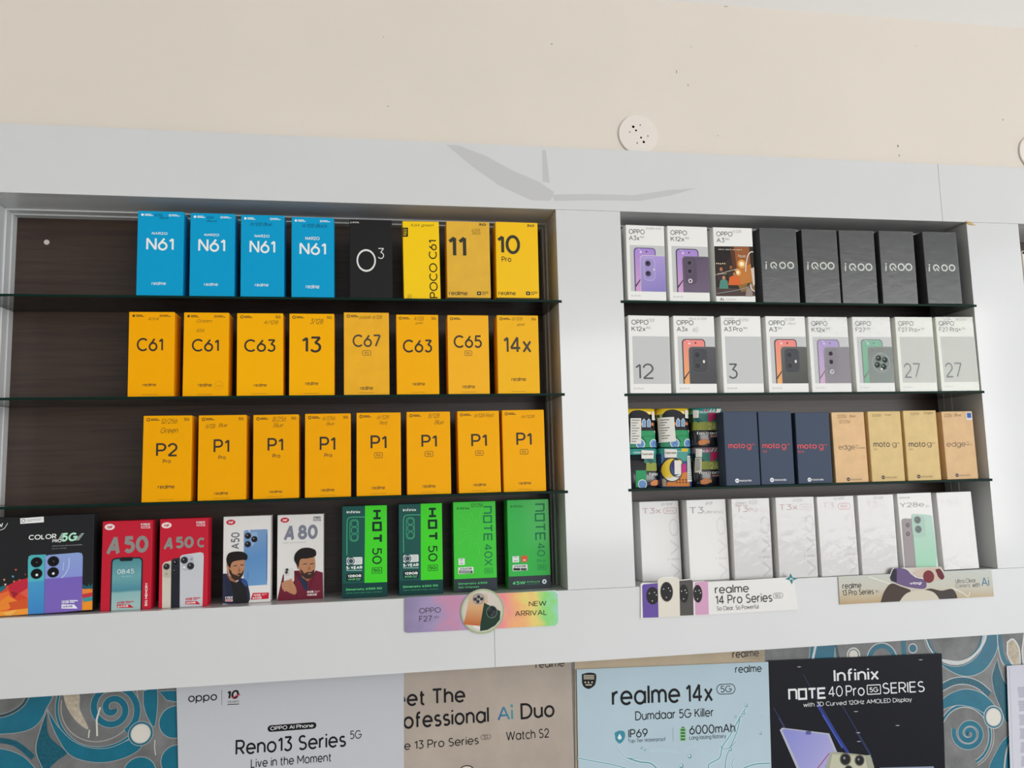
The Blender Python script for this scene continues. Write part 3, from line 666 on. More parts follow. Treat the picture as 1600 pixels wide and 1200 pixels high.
# --- bright blue boxes
BL = '#0aa0d4'; WH = '#eef2f2'
ORD = ['first', 'second', 'third', 'fourth', 'fifth', 'sixth', 'seventh', 'eighth']
for key, big, small, br, hw, lab in (
    ('n1', (228.8, 371.3, 271.3, 391.8), (237.5, 362.5, 261.8, 367), (237, 440, 259.3, 445.5), [('4/64', .36, .025, .53, .065), ('Blue', .47, .062, .67, .09)], 'first of four bright blue phone boxes, counted from the bare wood end'),
    ('n2', (310, 373, 351.8, 393.8), (319.5, 364.8, 342.5, 369.3), (319, 441.8, 340.5, 446.8), [('4/64', .36, .03, .52, .07), ('Black', .36, .08, .60, .105)], 'second of four bright blue phone boxes, counted from the bare wood end'),
    ('n3', (390, 375.5, 430, 396), (398, 366.5, 421, 371.3), (398.5, 442.5, 419.5, 447.8), [('6/128 Blue', .22, .09, .72, .135)], 'third of four bright blue phone boxes, counted from the bare wood end'),
    ('n4', (468, 379, 509.4, 398.8), (477.2, 369.7, 499.4, 375.3), (478, 444.7, 499, 451), [('6/128 Black', .25, .08, .85, .13)], 'bright blue phone box on the top shelf, next to the matte black box')):
    f = phone_box(key, BL, lab, 'bright blue phone boxes', spec=.1, sticker='#3b4c52')
    marks(f, WH, 'AB', True); lettering(f, [('N61',)+big+(WH, {'bold': .018})], view=PX); lettering(f, [('NARZO',)+small+(WH, {'bold': .025})], 'series_lettering'); lettering(f, [('realme',)+br+(WH, {'bold': .012})], 'brand_lettering')
    hand(f, hw, '#0b3a52')
# --- matte black box
f = phone_box('o3', '#1c1c1e', 'matte black phone box with a large thin white ring and a small three', None, rough=.5)
lettering(f, [('O', 557, 389, 587.5, 425, '#e6e6e4', {'bold': -.012}), ('3', 590.6, 387.5, 600, 404.7, '#e6e6e4', {'bold': -.012})], view=PX); lettering(f, [('LAVA', 547.8, 346, 561, 349, '#e6e6e4', {'bold': .04})], 'brand_lettering')
# --- narrow yellow box with vertical lettering
f = phone_box('poco', '#fdd008', 'narrow bright yellow phone box with black lettering running up one edge', None, sticker='#b8a66a')
lettering(f, [('POCO C61', 669.4, 375, 684.4, 466, '#201c10', {'rot': 90, 'bold': .01})], view=PX)
p = f.part('brand_label', label='small black label at the upper edge'); p.rect(628.6, 355.6, 637.5, 370, '#17150f', 1); p.text('POCO', 630.5, 357.5, 635.5, 368, '#f4cf20', 3, bold=.03, rot=90); p.done()
p = f.part('corner_mark'); p.rro(637, 460, 643, 466, .5, .4, '#7d6820'); p.line([(638.5, 461), (638.5, 465)], .5, '#7d6820'); p.line([(641.5, 461), (641.5, 465)], .5, '#7d6820'); p.line([(638.5, 463), (641.5, 463)], .5, '#7d6820'); p.done()
hand(f, [('4,64 green', .22, .03, .86, .075)], '#5a4a18')
# --- two yellow boxes with big numbers and dark trays
for key, col, lab, items, br, five, bx in (
    ('r11', '#e9b63a', 'dull scuffed yellow phone box with a big black 11 and a dark tray', [('11', 700.6, 369.4, 728.8, 399.4, '#38362c', {'bold': .022})], (701.5, 454.7, 730.6, 461.5), (747.8, 349, 760, 353), 745.3),
    ('r10', '#fbc60c', 'glossy yellow phone box with a big black 10 and a dark tray', [('10', 777, 366.6, 813, 397.5, '#38362c', {'bold': .022}), ('Pro', 783.8, 400.6, 799, 409.4, '#38362c', {'bold': .015})], (778.8, 454.7, 806, 461.5), (822.8, 350.6, 835.3, 354.7), 822)):
    f = phone_box(key, col, lab, None, tray='#3a3428', mottle=.08 if key == 'r11' else 0)
    lettering(f, items, view=PX); lettering(f, [('realme',)+br+('#38362c', {'bold': .015})], 'brand_lettering')
    p = f.part('certification_mark'); p.text('5G', *five, '#38362c', bold=.05, shear=.2); p.rr(bx, 455.5, bx+6.3, 461.2, .8, '#2c2a24'); p.circ(bx+3.1, 458.3, 1.4, '#d8c070', 2)
    for q in range(3): p.rect(bx+7.3, 455.8+q*2, bx+(18 if q < 2 else 13), 456.7+q*2, '#6b5c28')
    p.done()
    if key == 'r11': hand(f, [('6/128', .58, .09, .78, .13), ('Black', .6, .13, .8, .165)], '#8a6c28')
# --- yellow boxes of the second and third shelves
Y1, Y2, Y3 = '#fdb500', '#fcb30a', '#f9bb22'
G2, G3 = 'yellow phone boxes on the second shelf', 'yellow phone boxes on the third shelf'
YB = [
('c61a', '#fcae00', G2, 'first yellow phone box from the bare wood end of the second shelf', [('C61', 213.6, 527.9, 255, 549, K, E3)], (223, 598.4, 244, 603.8), 'AB', [('4/64', .42, .06, .66, .10)]),
('c61b', '#fbb000', G2, 'second yellow phone box on the second shelf, with a faint round stamp near its foot', [('C61', 300, 529.4, 342, 549.5, K, E3)], (309.6, 598.4, 331, 604.4), 'AB', [('Green', .28, .08, .62, .12), ('4/64', .28, .19, .46, .24)]),
('c63a', Y1, G2, 'third yellow phone box from the bare wood end of the second shelf', [('C63', 381.6, 530, 430.5, 550, K, E3)], (396.6, 599, 417, 604.4), 'AG', [('4/128', .58, .085, .90, .135)]),
('r13', Y1, G2, 'yellow phone box with a big 13 on the second shelf', [('13', 471.9, 525.6, 502, 551, K, E3)], (477, 596, 497.5, 602), 'AG', [('3/128', .46, .06, .76, .13)]),
('c67', '#f4b52c', G2, 'fifth yellow phone box of the second shelf, smudged and duller than its neighbours', [('C67', 551, 522.5, 595, 542.5, KN, E3), ('[5G]', 566.6, 547.8, 579.4, 555.3, KN)], (562.8, 603, 582.8, 609.4), 'A', [('purple 6/128', .34, .03, .85, .085)]),
('c63b', Y2, G2, 'sixth yellow phone box from the bare wood end of the second shelf', [('C63', 629.7, 530.6, 675, 551, K, E3)], (644.7, 597, 664, 602.5), 'AG', [('4/128', .42, .02, .66, .075), ('gold', .45, .09, .64, .125)]),
('c65', '#fbb828', G2, 'seventh yellow phone box of the second shelf, without any handwriting', [('C65', 708.8, 523.8, 753, 543.8, K, E3), ('[5G]', 726, 548, 737.5, 555.6, KN)], (723, 601, 742, 607), 'A', []),
('r14x', Y3, G2, 'last yellow phone box on the second shelf, beside the white upright', [('14x', 786.6, 526, 830.3, 551, KN, E3)], (799.4, 589.4, 822, 595.6), 'AG', [('6/128', .36, .02, .62, .065), ('gold', .48, .10, .68, .14)]),
('p2', '#f6ab00', G3, 'first yellow phone box from the bare wood end of the third shelf', [('P2', 243.6, 692, 277.5, 713.6, K, E3), ('Pro', 254.4, 717.5, 267, 723.8, K, E3)], (246.6, 757, 273, 764), 'AG', [('12/256', .37, .035, .70, .095), ('Green', .36, .14, .72, .205)]),
('p1a', '#f6ab00', G3, 'second yellow phone box from the bare wood end of the third shelf', [('P1', 333.6, 686, 358.5, 706.4, K, E3), ('Pro', 341.4, 711.5, 353, 717.8, K, E3)], (335, 767.6, 356.4, 773.6), 'AG', [('6/128', .15, .10, .35, .155), ('Blue', .42, .095, .60, .14)]),
('p1b', '#f6aa00', G3, 'third yellow phone box from the bare wood end of the third shelf', [('P1', 418, 684, 442.5, 704, K, E3), ('Pro', 426, 709, 438, 715.5, K, E3)], (421, 765.5, 441, 770.6), 'AG', [('8/256', .42, .02, .72, .085), ('Blue', .44, .10, .66, .15)]),
('p1c', '#f7aa00', G3, 'fourth yellow phone box from the bare wood end of the third shelf', [('P1', 499.5, 682, 524, 703, K, E3), ('Pro', 507, 708, 519, 714.5, K, E3)], (501.6, 762.5, 522.6, 768.5), 'AG', [('6/256', .38, .03, .66, .08), ('Blue', .46, .10, .64, .14)]),
('p1d', '#f9ac00', G3, 'fifth yellow phone box from the bare wood end of the third shelf', [('P1', 579, 680, 604, 700.4, K, E3), ('[5G]', 585, 707, 597.6, 715.4, K)], (581, 759, 601.5, 765), 'A', [('6/128', .46, .03, .74, .08), ('Red', .52, .10, .70, .145)]),
('p1e', '#faae00', G3, 'sixth yellow phone box from the bare wood end of the third shelf', [('P1', 658.5, 679, 682.5, 698, K, E3), ('[5G]', 664, 705, 676.5, 713.3, K)], (660.6, 756.5, 680.4, 762.5), 'A', [('8/128', .50, .02, .76, .08), ('Blue', .64, .10, .86, .155)]),
('p1f', '#fab000', G3, 'seventh yellow phone box from the bare wood end of the third shelf', [('P1', 736.5, 677.6, 760.5, 697, K, E3), ('[5G]', 743, 704, 755, 711.8, K)], (739.8, 754.4, 759.6, 760), 'A', [('6/128 Red', .40, .03, .88, .08)]),
('p1g', '#fbb000', G3, 'last yellow phone box on the third shelf, beside the white upright', [('P1', 807, 675.5, 830.4, 695, K, E3), ('[5G]', 813, 702, 825, 709.7, K)], (810.6, 752, 829.8, 757.4), 'A', [('6/128', .46, .06, .78, .10)]),
]
for key, col, grp, lab, items, br, mk, hw in YB:
    f = phone_box(key, col, lab, grp, spec=.1, mottle=.07 if key == 'c67' else .015, depth=.054 if key == 'c61a' else .05)
    marks(f, '#4a3c1c', mk, key.startswith('c61')); lettering(f, items, view=PX); lettering(f, [('realme',)+br+(K, {'bold': .008})], 'brand_lettering')
    p = f.part('seal_line'); f.nm(); p.rect(.32, .972, .66, .977, '#b98214'); p.done()
    if hw: hand(f, hw, '#7a5c1c' if key not in ('p2', 'p1a', 'r13') else '#5a451a')
    if key == 'c61b':
        p = f.part('round_stamp'); p.arc(.80, .87, .10, .008, '#d39412'); p.text('64', .75, .86, .86, .89, '#d39412'); p.done()
# --- white boxes with a grey picture field
GR = '#c9cbcb'; TXT = '#45474a'
def lens(p, x, y, r, dark='#26262b', rim='#55555c', lay=5, hl='#8c8c96'):
    p.circ(x, y, r, rim, lay); p.circ(x, y, r*.8, dark, lay+1); p.circ(x-r*.2, y-r*.2, r*.22, hl, lay+2, n=10)
def oppo(key, line2, label, art=None, big=None, five=True, white='#efefec', field=GR, hw=(), film=None, tx=TXT, w2=None):
    f = phone_box(key, white, label, 'white phone boxes with a grey field', rough=.38, depth=.048)
    f.nm(); p = f.part('picture_field'); p.rect(.085, .268, 1.0, .882, field); p.done()
    wd = w2 or {'A3x': .27, 'K12x': .34, 'A3': .20, 'A3 Pro': .46, 'F27': .26, 'F27 Pro+': .58}[line2]
    lettering(f, [('OPPO', .075, .055, .49, .12, tx, {'bold': .006}), (line2, .075, .142, .075+wd, .203, tx, {'bold': .004})] + ([('5G', .10+wd, .143, .20+wd, .17, '#7b7d80', {'bold': .01})] if five else []))
    if key != 'a3': p = f.part('foot_lettering', label='faint small print'); [p.rect(.09+.05*i, .93+.006*(i % 2), .125+.05*i, .952, '#cfd0ce') for i in range(5)]; p.done()
    if big:
        lettering(f, [(big, .14, .62, .14+.22*len(big), .82, '#55575a', {'bold': -.004})], 'big_number')
    if art:
        scr0, scr1, edge, b0, b1, cam_ = art
        p = f.part('printed_phone'); ex = lambda u, v: f.cv(u, v); q0, q1 = f.cv(.085, .882), f.cv(1, .268); p.clip = (q0[0], f.b[1], q0[1], q1[1])
        p.rr(.185, .30, .76, 1.10, .09, edge, 2); p.rr(.215, .312, .735, 1.10, .075, grad(ex(.5, .3), ex(.3, .88), [(0, scr0), (1, scr1)]), 3)
        p.circ(.52, .352, .02, '#2a2630', 4)
        p.poly([(.215, .80), (.36, .70), (.36, .72), (.215, .83)], '#3c3440', 4); p.poly([(.29, .31), (.37, .34), (.33, .37), (.40, .37), (.34, .32)], '#f0e4f2', 4)
        p.rr(.34, .40, 1.05, 1.15, .09, '#d9d4e0' if cam_ == 'purple' else '#77777c', 4); p.rr(.352, .408, 1.05, 1.15, .085, grad(ex(.5, .4), ex(.8, .88), [(0, b0), (1, b1)]), 5)
        ph = p.done(); q_ = p.clip; p = f.part('camera', parent=ph); p.clip = q_
        if cam_ == 'purple':
            p.rr(.44, .435, .72, .735, .10, '#a596cf', 6); p.rro(.44, .435, .72, .735, .10, .012, '#c9bfe4', 7)
            for v in (.51, .645): p.circ(.545, v, .078, '#7a6c9a', 7); p.circ(.545, v, .062, '#3a3550', 8); p.circ(.535, v-.008, .03, '#15131c', 9, n=12)
            p.circ(.70, .59, .022, '#f0e8f4', 8, n=12)
        elif cam_ == 'dark':
            p.rr(.40, .42, .70, .78, .14, '#5b4e62', 6)
            for v in (.49, .60): p.circ(.52, v, .075, '#6d5f72', 7); p.circ(.52, v, .055, '#3a323e', 8); p.circ(.52, v, .025, '#141018', 9, n=12)
            p.arc(.525, .73, .042, .022, '#e8e2ea', 9, n=16)
        elif cam_ == 'grey':
            p.rr(.43, .425, .80, .74, .10, '#47484d', 6); p.rro(.43, .425, .80, .74, .10, .010, '#5e5f64', 7)
            for v in (.51, .65): p.circ(.55, v, .09, '#55565c', 7); p.circ(.55, v, .075, '#3c3d42', 8); p.circ(.55, v, .03, '#26272b', 9, n=12)
            p.rr(.68, .575, .73, .615, .02, '#e8e4e0', 8)
        elif cam_ == 'ring':
            p.circ(.68, .61, .235, '#8d9a92', 6); p.circ(.68, .61, .215, '#4d5f58', 7)
            for a in (60, 150, 240, 330):
                cx, cy = .68+.12*math.cos(math.radians(a)), .61+.065*math.sin(math.radians(a)); p.circ(cx, cy, .085, '#74857c', 8); p.circ(cx, cy, .066, '#1c2422', 9); p.circ(cx-.015, cy-.008, .02, '#9fb0a8', 10, n=10)
            p.circ(.68, .70, .03, '#f2efe4', 11, n=10)
        p.done()
    if hw: hand(f, hw, '#a2a2a0')
    if film: wrap_film(f, film)
    return f
PUR = ('#a98bd6', '#d4a3cf'); COR = ('#f28a88', '#f2b06a')
oppo('a3x', 'A3x', 'white phone box picturing a lilac phone, at the white upright end of the top shelf', (PUR[0], PUR[1], '#5f4f86', '#b3a0dc', '#8f82c4', 'purple'), hw=[('purple 4/64', .52, .02, .93, .055)])
oppo('k12x', 'K12x', 'white phone box picturing a dusky purple phone, on the top shelf', (PUR[0], PUR[1], '#4a4552', '#5d4f66', '#6f6078', 'dark'))
f = oppo('a3', 'A3', 'white phone box with a dark picture of people at a night party', hw=[('4/128', .48, .03, .72, .07)])
f.vw(960, 340, 4.1367); p = f.part('party_picture', label='printed picture of people sitting under warm lamps at night'); q0, q1 = f.cv(645, 507), f.cv(900, 186); p.clip = (f.b[0], f.b[1], q0[1], q1[1])
p.poly([(645, 185), (900, 188), (913, 508), (657, 508)], '#2e2119', 3)
p.poly([(770, 190), (870, 190), (880, 330), (800, 400), (760, 380), (775, 300)], '#9a5a2c', 4); p.poly([(800, 330), (880, 300), (900, 420), (830, 440), (800, 420)], '#c27a34', 4); p.poly([(745, 200), (775, 195), (790, 330), (770, 345)], '#5b3018', 5)
p.poly([(648, 190), (745, 190), (750, 260), (700, 300), (650, 280)], '#1b1513', 4); p.poly([(800, 440), (900, 410), (908, 470), (820, 480)], '#8c6a34', 5); p.poly([(657, 450), (905, 465), (910, 505), (660, 505)], '#4d3a34', 4)
for x, y, r in ((822, 300, 18), (797, 355, 14)): p.circ(x, y, r*1.5, '#e8a24a', 6); p.circ(x, y, r*.8, '#fff0cc', 7)
for hx, hy, hc, bc, bw in ((688, 330, '#b8774f', '#3c2f36', 26), (752, 318, '#8a5a3c', '#3a2a24', 24), (706, 385, '#c08a62', '#4f8a7c', 30), (775, 362, '#b87850', '#d8662a', 40), (870, 440, '#6a4a36', '#96887e', 24)):
    p.poly([(hx-bw, hy+75), (hx-bw*.8, hy+24), (hx-6, hy+12), (hx+8, hy+12), (hx+bw*.85, hy+28), (hx+bw, hy+75)], bc, 8); p.circ(hx, hy, 12, '#241a16', 9, ry=15, n=14); p.circ(hx, hy+4, 10, hc, 10, ry=12, n=14)
for x in range(660, 715, 13): p.circ(x, 297+(x % 3), 4, '#f6e6c0', 9, n=8)
for x in range(672, 725, 12): p.circ(x, 364+(x % 3), 3, '#f6e6c0', 11, n=8)
p.line([(650, 372), (720, 352), (800, 330)], 3, '#cfc4b4', 11); p.line([(660, 492), (790, 470), (905, 440)], 3, '#9aa6b4', 11)
p.line(curve([(912, 232), (885, 222), (862, 245), (850, 300), (846, 350)]), 6, '#e8e4dc', 12); p.line(curve([(878, 430), (886, 460), (905, 478)]), 6, '#e8e4dc', 12); p.poly([(880, 330), (905, 320), (912, 430), (895, 440)], '#d8c8b8', 9)
p.text('see it, see it, we see it', 670, 202, 823, 213, '#e8e0d0', 13, bold=.03); p.text('Popular', 796, 240, 850, 262, '#f2e0c0', 13, shear=.3); p.done()
p = f.part('foot_lettering'); p.text('Ai', 682, 517, 707, 537, '#5c6058', 3, bold=.02); p.text('Enhanced', 727, 524, 785, 533, '#a8a8a2', 3); p.done()
oppo('k12n', 'K12x', 'white phone box with a big grey 12, beside the white upright', None, '12', hw=[('4/128', .44, .04, .64, .08)])
oppo('a3xr', 'A3x', 'white box picturing a grey and coral phone, next to the box with 12', (COR[0], COR[1], '#4b4b50', '#55565b', '#46474b', 'grey'), five=False, hw=[('Red 2/128', .38, .02, .82, .05), ('4G', .46, .15, .60, .21)])
oppo('a3p', 'A3 Pro', 'white phone box with a big grey 3', None, '3', hw=[('purple', .10, .02, .34, .05), ('8/256', .44, .03, .70, .07)])
oppo('a3r', 'A3', 'white box picturing a grey and coral phone, next to the box with 3', (COR[0], COR[1], '#4b4b50', '#62645f', '#4e504d', 'grey'), hw=[('6/128', .48, .02, .74, .06), ('Red', .56, .08, .76, .11)])
oppo('k12p', 'K12x', 'white phone box picturing a dusky purple phone, below the dark grey boxes', (PUR[0], PUR[1], '#5a5560', '#66606a', '#705f76', 'dark'), film=WRAP)
oppo('f27', 'F27', 'white phone box picturing a green phone with a round camera ring', ('#4fb58c', '#38b077', '#56605c', '#4c5c54', '#5e7468', 'ring'), film=WRAP)
oppo('f27a', 'F27 Pro+', 'white phone box with a big grey 27, next to the box picturing a green phone', None, '27', white='#eef0e8', field='#c9ccc4', film=WRAP)
oppo('f27b', 'F27 Pro+', 'white phone box with a big grey 27, at the far upright end of its shelf', None, '27', white='#eef0e8', field='#c9ccc4', film=WRAP, hw=[('purple', .2, .02, .4, .045), ('8/256', .54, .02, .8, .05)])
# --- dark grey boxes
for i, (key, x0, y0, x1, y1, vw) in enumerate((('iq1', 977, 285, 1160, 333, (960, 340)), ('iq2', 47, 287, 220, 337, (1250, 340)), ('iq3', 290, 295, 465, 345, (1250, 340)), ('iq4', 552, 295, 722, 345, (1250, 340)), ('iq5', 832, 302, 1002, 348, (1250, 340)))):
    f = phone_box(key, '#47494b', (ORD[i] + ' of five dark grey phone boxes, counted from the white boxes' if i < 4 else 'last dark grey phone box, standing apart beside the bay side'), 'dark grey phone boxes', rough=.5, mottle=.12)
    f.vw(vw[0], vw[1], 4.1367); p = f.part('brand_lettering', label='pale pearly lettering'); wm = mat('#dfe3dc', .35); r = (y1-y0)/2*.86; cy = (y0+y1)/2; w = x1-x0
    p.rect(x0, y0+14, x0+8, y1, wm); p.circ(x0+4, y0+4, 5, wm); r = (y1-y0)/2-6; qx = x0+w*.285
    p.arc(qx, cy, r, 8, wm, 1, -15, 262); p.line([(qx-1, cy+2), (qx+r+1, cy+r+3)], 8, wm, 1.2)
    p.arc(x0+w*.60, cy, r, 8, wm); p.arc(x0+w*.885, cy, r, 8, wm); p.done()
    p = f.part('foil_pattern'); e = mat('#5a5c5e', .25); xo, yo = x0+8, y0
    p.line([(xo+60, yo-78), (xo, yo-78), (xo, yo-44), (xo+60, yo-44)], 3, e); p.line([(xo+66, yo+75), (xo+14, yo+128), (xo+78, yo+128)], 3, e); p.line([(xo+66, yo+75), (xo+50, yo+128)], 2, e); p.done()
    hand(f, [(('', '6/128', '', '8/256', '8/8')[i] or 'gr', .32, .13, .62, .16)], '#38393b')
    wrap_film(f, WRAPD)
# --- boxes standing on the white ledge
V5, V6, V7 = (0, 760, 4.5714), (330, 760, 5.3333), (600, 760, 5.0)
f = phone_box('color', '#222326', 'wide black phone box picturing a turquoise phone and a purple phone', None, depth=.035)
f.vw(*V5); p = f.part('printed_artwork', label='faceted red, orange and teal shapes')
for pts, c in (([(-60, 760), (60, 705), (205, 650), (205, 945), (-60, 950)], '#d9472f'), ([(60, 705), (130, 670), (200, 655), (205, 720), (140, 760), (65, 740)], '#c22b40'), ([(-60, 790), (60, 745), (80, 800), (-60, 830)], '#e9703a'), ([(-60, 860), (60, 780), (130, 820), (60, 880), (-60, 900)], '#f08a32'),
               ([(60, 830), (205, 800), (205, 880), (90, 900)], '#d65a2c'), ([(-60, 900), (205, 870), (205, 945), (-60, 950)], '#f5a03c'), ([(0, 720), (30, 705), (45, 725), (0, 760)], '#1f6f78'), ([(70, 745), (135, 760), (100, 800)], '#9c2338'), ([(140, 765), (205, 725), (205, 800)], '#e0604a'), ([(20, 905), (120, 880), (70, 935)], '#f7b95c'),
               ([(585, 730), (665, 715), (665, 880), (585, 885)], '#e2822f'), ([(585, 700), (630, 715), (632, 690), (645, 712), (665, 690), (665, 730), (600, 735)], '#1f5f68'), ([(585, 735), (640, 730), (665, 760), (600, 780)], '#ef8a3a'), ([(585, 770), (665, 755), (665, 790), (590, 800)], '#c43a44'), ([(585, 800), (665, 785), (665, 815), (600, 825)], '#3a9aa0'), ([(590, 830), (665, 815), (665, 880), (590, 885)], '#f0962c')):
    p.poly(pts, c, 1 if c in ('#d9472f', '#e2822f') else 2)
for x, y, c in ((113, 597, '#c96a4a'), (92, 645, '#5ab4d6'), (30, 668, '#e0a070'), (100, 680, '#e07a4a'), (140, 670, '#c85a3a'), (38, 702, '#f0d0b0'), (180, 630, '#8a3a30')):
    p.poly([(x-9, y-6), (x+9, y-7), (x+2, y+9)], c, 2)
p.done()
p = f.part('printed_phone', label='printed turquoise phone and purple phone')
ex = f.cv
p.poly([(200, 530), (205, 500), (225, 490), (330, 486), (330, 915), (200, 925)], grad(ex(260, 490), ex(260, 920), [(0, '#4fb4bd'), (.42, '#56bcc6'), (.45, '#4a9fd0'), (1, '#3f86c8')]), 3)
p.poly([(322, 520), (328, 500), (345, 490), (560, 472), (585, 478), (592, 500), (585, 885), (316, 912)], grad(ex(450, 480), ex(450, 900), [(0, '#8fa6dc'), (.40, '#8c9ade'), (.42, '#7a66c0'), (1, '#7f67bd')]), 4)
p.line([(322, 520), (316, 912)], 4, '#5a68a8', 5); p.line(curve([(495, 510), (492, 570), (470, 620), (440, 655)]), 8, '#b4c8f0', 6); p.line([(455, 540), (450, 600)], 9, '#a8bcec', 6)
for x, y in ((262, 542), (262, 624), (382, 535), (380, 614)): p.circ(x, y, 42, '#20242c', 6, ry=40); p.circ(x, y, 34, '#0a0b0e', 7); p.circ(x+2, y+8 if y > 600 else y, 10 if y > 600 else 6, '#e4e4ea' if y > 600 else '#5a5a66', 8, n=12)
p.done()
lettering(f, [('COLOR', 205, 338, 403, 383, WH, {'bold': .028}), ('PRO', 374, 376, 440, 402, WH, {'bold': .03}), ('5G', 440, 328, 556, 395, '#b9ecd2', {'bold': .05, 'shear': .2}), ('WITH COLOR CHANGING', 372, 413, 588, 430, '#b9bcbe', {'bold': .01}), ('BACK PANEL', 372, 436, 478, 450, '#8f9294'), ('itel', -50, 262, 22, 296, WH, {'bold': .03, 'shear': .25})], view=V5)
f.vw(*V5); p = f.part('speed_lines'); [p.line([(415+6*i, 380-10*i), (455, 376-10*i)], 5, '#d8f4e6') for i in range(5)]; [p.line([(530+12*i, 384-11*i), (568+8*i, 380-11*i)], 4, '#d8f4e6') for i in range(5)]; p.line(curve([(0, 312), (30, 300), (55, 262)]), 4, WH); p.done()
p = f.part('recycling_label', label='small white sticker'); p.poly([(144, 228), (312, 216), (314, 256), (146, 268)], '#f1f1f0', 1); p.arc(168, 246, 12, 4, '#55585a', 2); [p.line([(192, 238+7*i), ((300, 290, 225)[i], 231+8*i)], 2.4, '#8b8d8e', 2) for i in range(3)]; p.done()
RED = '#c71f36'; STEEL = '#8f8f8c'
def badge(f, x0, y0, x1, y1, top, bot, m1, m2, lay=6):
    p = f.part('capacity_badge'); h = y1-y0
    p.text(top, x0, y0, x0+(x1-x0)*.45, y0+h*.42, m1, lay+1, bold=.05); p.rect(x0+(x1-x0)*.5, y0, x1, y0+h*.12, m1, lay); p.rect(x0+(x1-x0)*.5, y0+h*.2, x0+(x1-x0)*.8, y0+h*.3, m1, lay)
    p.poly([(x0, y0+h*.52), (x1-(x1-x0)*.22, y0+h*.52), (x1, y1), (x0, y1)], m1, lay); p.text(bot, x0+4, y0+h*.60, x0+(x1-x0)*.68, y1-h*.08, m2, lay+1, bold=.05); p.done()
f.vw(*V5); badge(f, 440, 812, 556, 872, '12GB', '128GB', '#f2f2f6', '#6a5ab0')
def oval_logo(f, x, y, rx_, ry_, bgc, tc, s='itel'):
    p = f.part('brand_logo'); p.circ(x, y, rx_, bgc, 2, ry=ry_); p.text(s, x-rx_*.55, y-ry_*.5, x+rx_*.55, y+ry_*.5, tc, 3, bold=.06, shear=.25); p.done()
def free_tag(f, x0, y0, x1, y1, m, bar, bt):
    p = f.part('free_offer_tag'); h = y1-y0; p.text('FREE', x0, y0, x1, y0+h*.5, m, 13, bold=.03); p.rect(x0, y0+h*.56, x1, y1, bar, 13); p.rect(x0+4, y0+h*.66, x1-4, y0+h*.74, bt, 14); p.rect(x0+4, y0+h*.82, x1-10, y0+h*.9, bt, 14); p.done()
GRP4 = 'red phone boxes on the ledge'
f = phone_box('a50r', RED, 'red phone box picturing one phone screen showing the time', GRP4, depth=.036); f.vw(*V5)
oval_logo(f, 784, 290, 36, 23, '#f0e6e4', RED); free_tag(f, 1008, 262, 1074, 300, '#f2e8e8', '#e8b4ba', RED)
lettering(f, [('A', 758, 358, 858, 488, STEEL, {'bold': .062, 'shear': .2}), ('50', 888, 350, 1062, 478, STEEL, {'bold': .062})])
p = f.part('printed_phone'); p.rr(782, 503, 1022, 960, 34, '#1c2226', 2); p.rr(792, 513, 1012, 960, 26, grad(f.cv(900, 515), f.cv(900, 885), [(0, '#4d8c96'), (.35, '#6fa9b0'), (.62, '#4d8ea0'), (.66, '#8db9bc'), (1, '#a9c6c4')], wob=.05), 3)
p.rr(856, 503, 950, 535, 12, '#1c2226', 5); p.done()
lettering(f, [('08:45', 838, 588, 958, 626, '#eef6f4', {'bold': -.005, 'lay': 6}), ('Thu Jan 21', 868, 636, 934, 648, '#c4dcda', {'lay': 6})], 'screen_clock'); lettering(f, [('BIG MEMORY', 1034, 688, 1056, 854, '#f4e8e8', {'bold': .04, 'rot': 90})], 'side_lettering')
badge(f, 836, 820, 956, 866, '6GB', '64GB', '#c8283e', '#f2f2f0')
f = phone_box('a50c', RED, 'red phone box picturing three phones side by side', GRP4, depth=.036); f.vw(*V5)
oval_logo(f, 1190, 278, 36, 22, '#f0e6e4', RED); free_tag(f, 1404, 248, 1466, 284, '#f2e8e8', '#e8b4ba', RED)
lettering(f, [('A', 1168, 362, 1236, 452, STEEL, {'bold': .062, 'shear': .2}), ('50', 1256, 355, 1385, 444, STEEL, {'bold': .062}), ('C', 1408, 364, 1460, 438, STEEL, {'bold': .062})])
p = f.part('printed_phone', label='three printed phones, cream, black and silver')
p.poly([(1160, 560), (1175, 542), (1225, 530), (1225, 870), (1158, 870)], '#d3cdbf', 2); p.rr(1164, 545, 1230, 655, 20, '#c2bba9', 3); lens(p, 1190, 573, 24, lay=4); p.circ(1190, 625, 10, '#a8a294', 5)
p.poly([(1224, 530), (1240, 515), (1300, 508), (1300, 870), (1220, 870)], '#23262f', 4); lens(p, 1254, 545, 26, '#17181c', '#3a3c42', 5); lens(p, 1250, 605, 20, '#17181c', '#3a3c42', 5)
p.poly([(1286, 505), (1300, 490), (1430, 470), (1452, 476), (1456, 500), (1446, 860), (1284, 870)], '#c9ccd2', 6); p.rr(1296, 487, 1390, 608, 26, '#b9bdc9', 7); p.rro(1296, 487, 1390, 608, 26, 3, '#dfe2e8', 8); lens(p, 1317, 527, 27, lay=9); lens(p, 1362, 568, 27, lay=9); p.circ(1368, 520, 8, '#8a8e98', 9, n=12); p.circ(1316, 578, 8, '#f2f2f2', 9, n=12); p.done()
badge(f, 1326, 793, 1432, 842, '4GB', '32GB', '#c8283e', '#f2f2f0', 11)
SKIN, SKIND, BEARD, HAIR = '#b98462', '#9c6848', '#3a2a24', '#1d1918'
f = phone_box('a50w', '#e4e2e0', 'white phone box picturing a bearded man in navy beside a large blue phone', 'white phone boxes picturing a man', depth=.036); f.vw(*V6)
oval_logo(f, 164, 299, 38, 23, RED, '#f4e8e8')
lettering(f, [('A50', 164, 382, 238, 524, '#6f737c', {'rot': 90, 'bold': .03})])
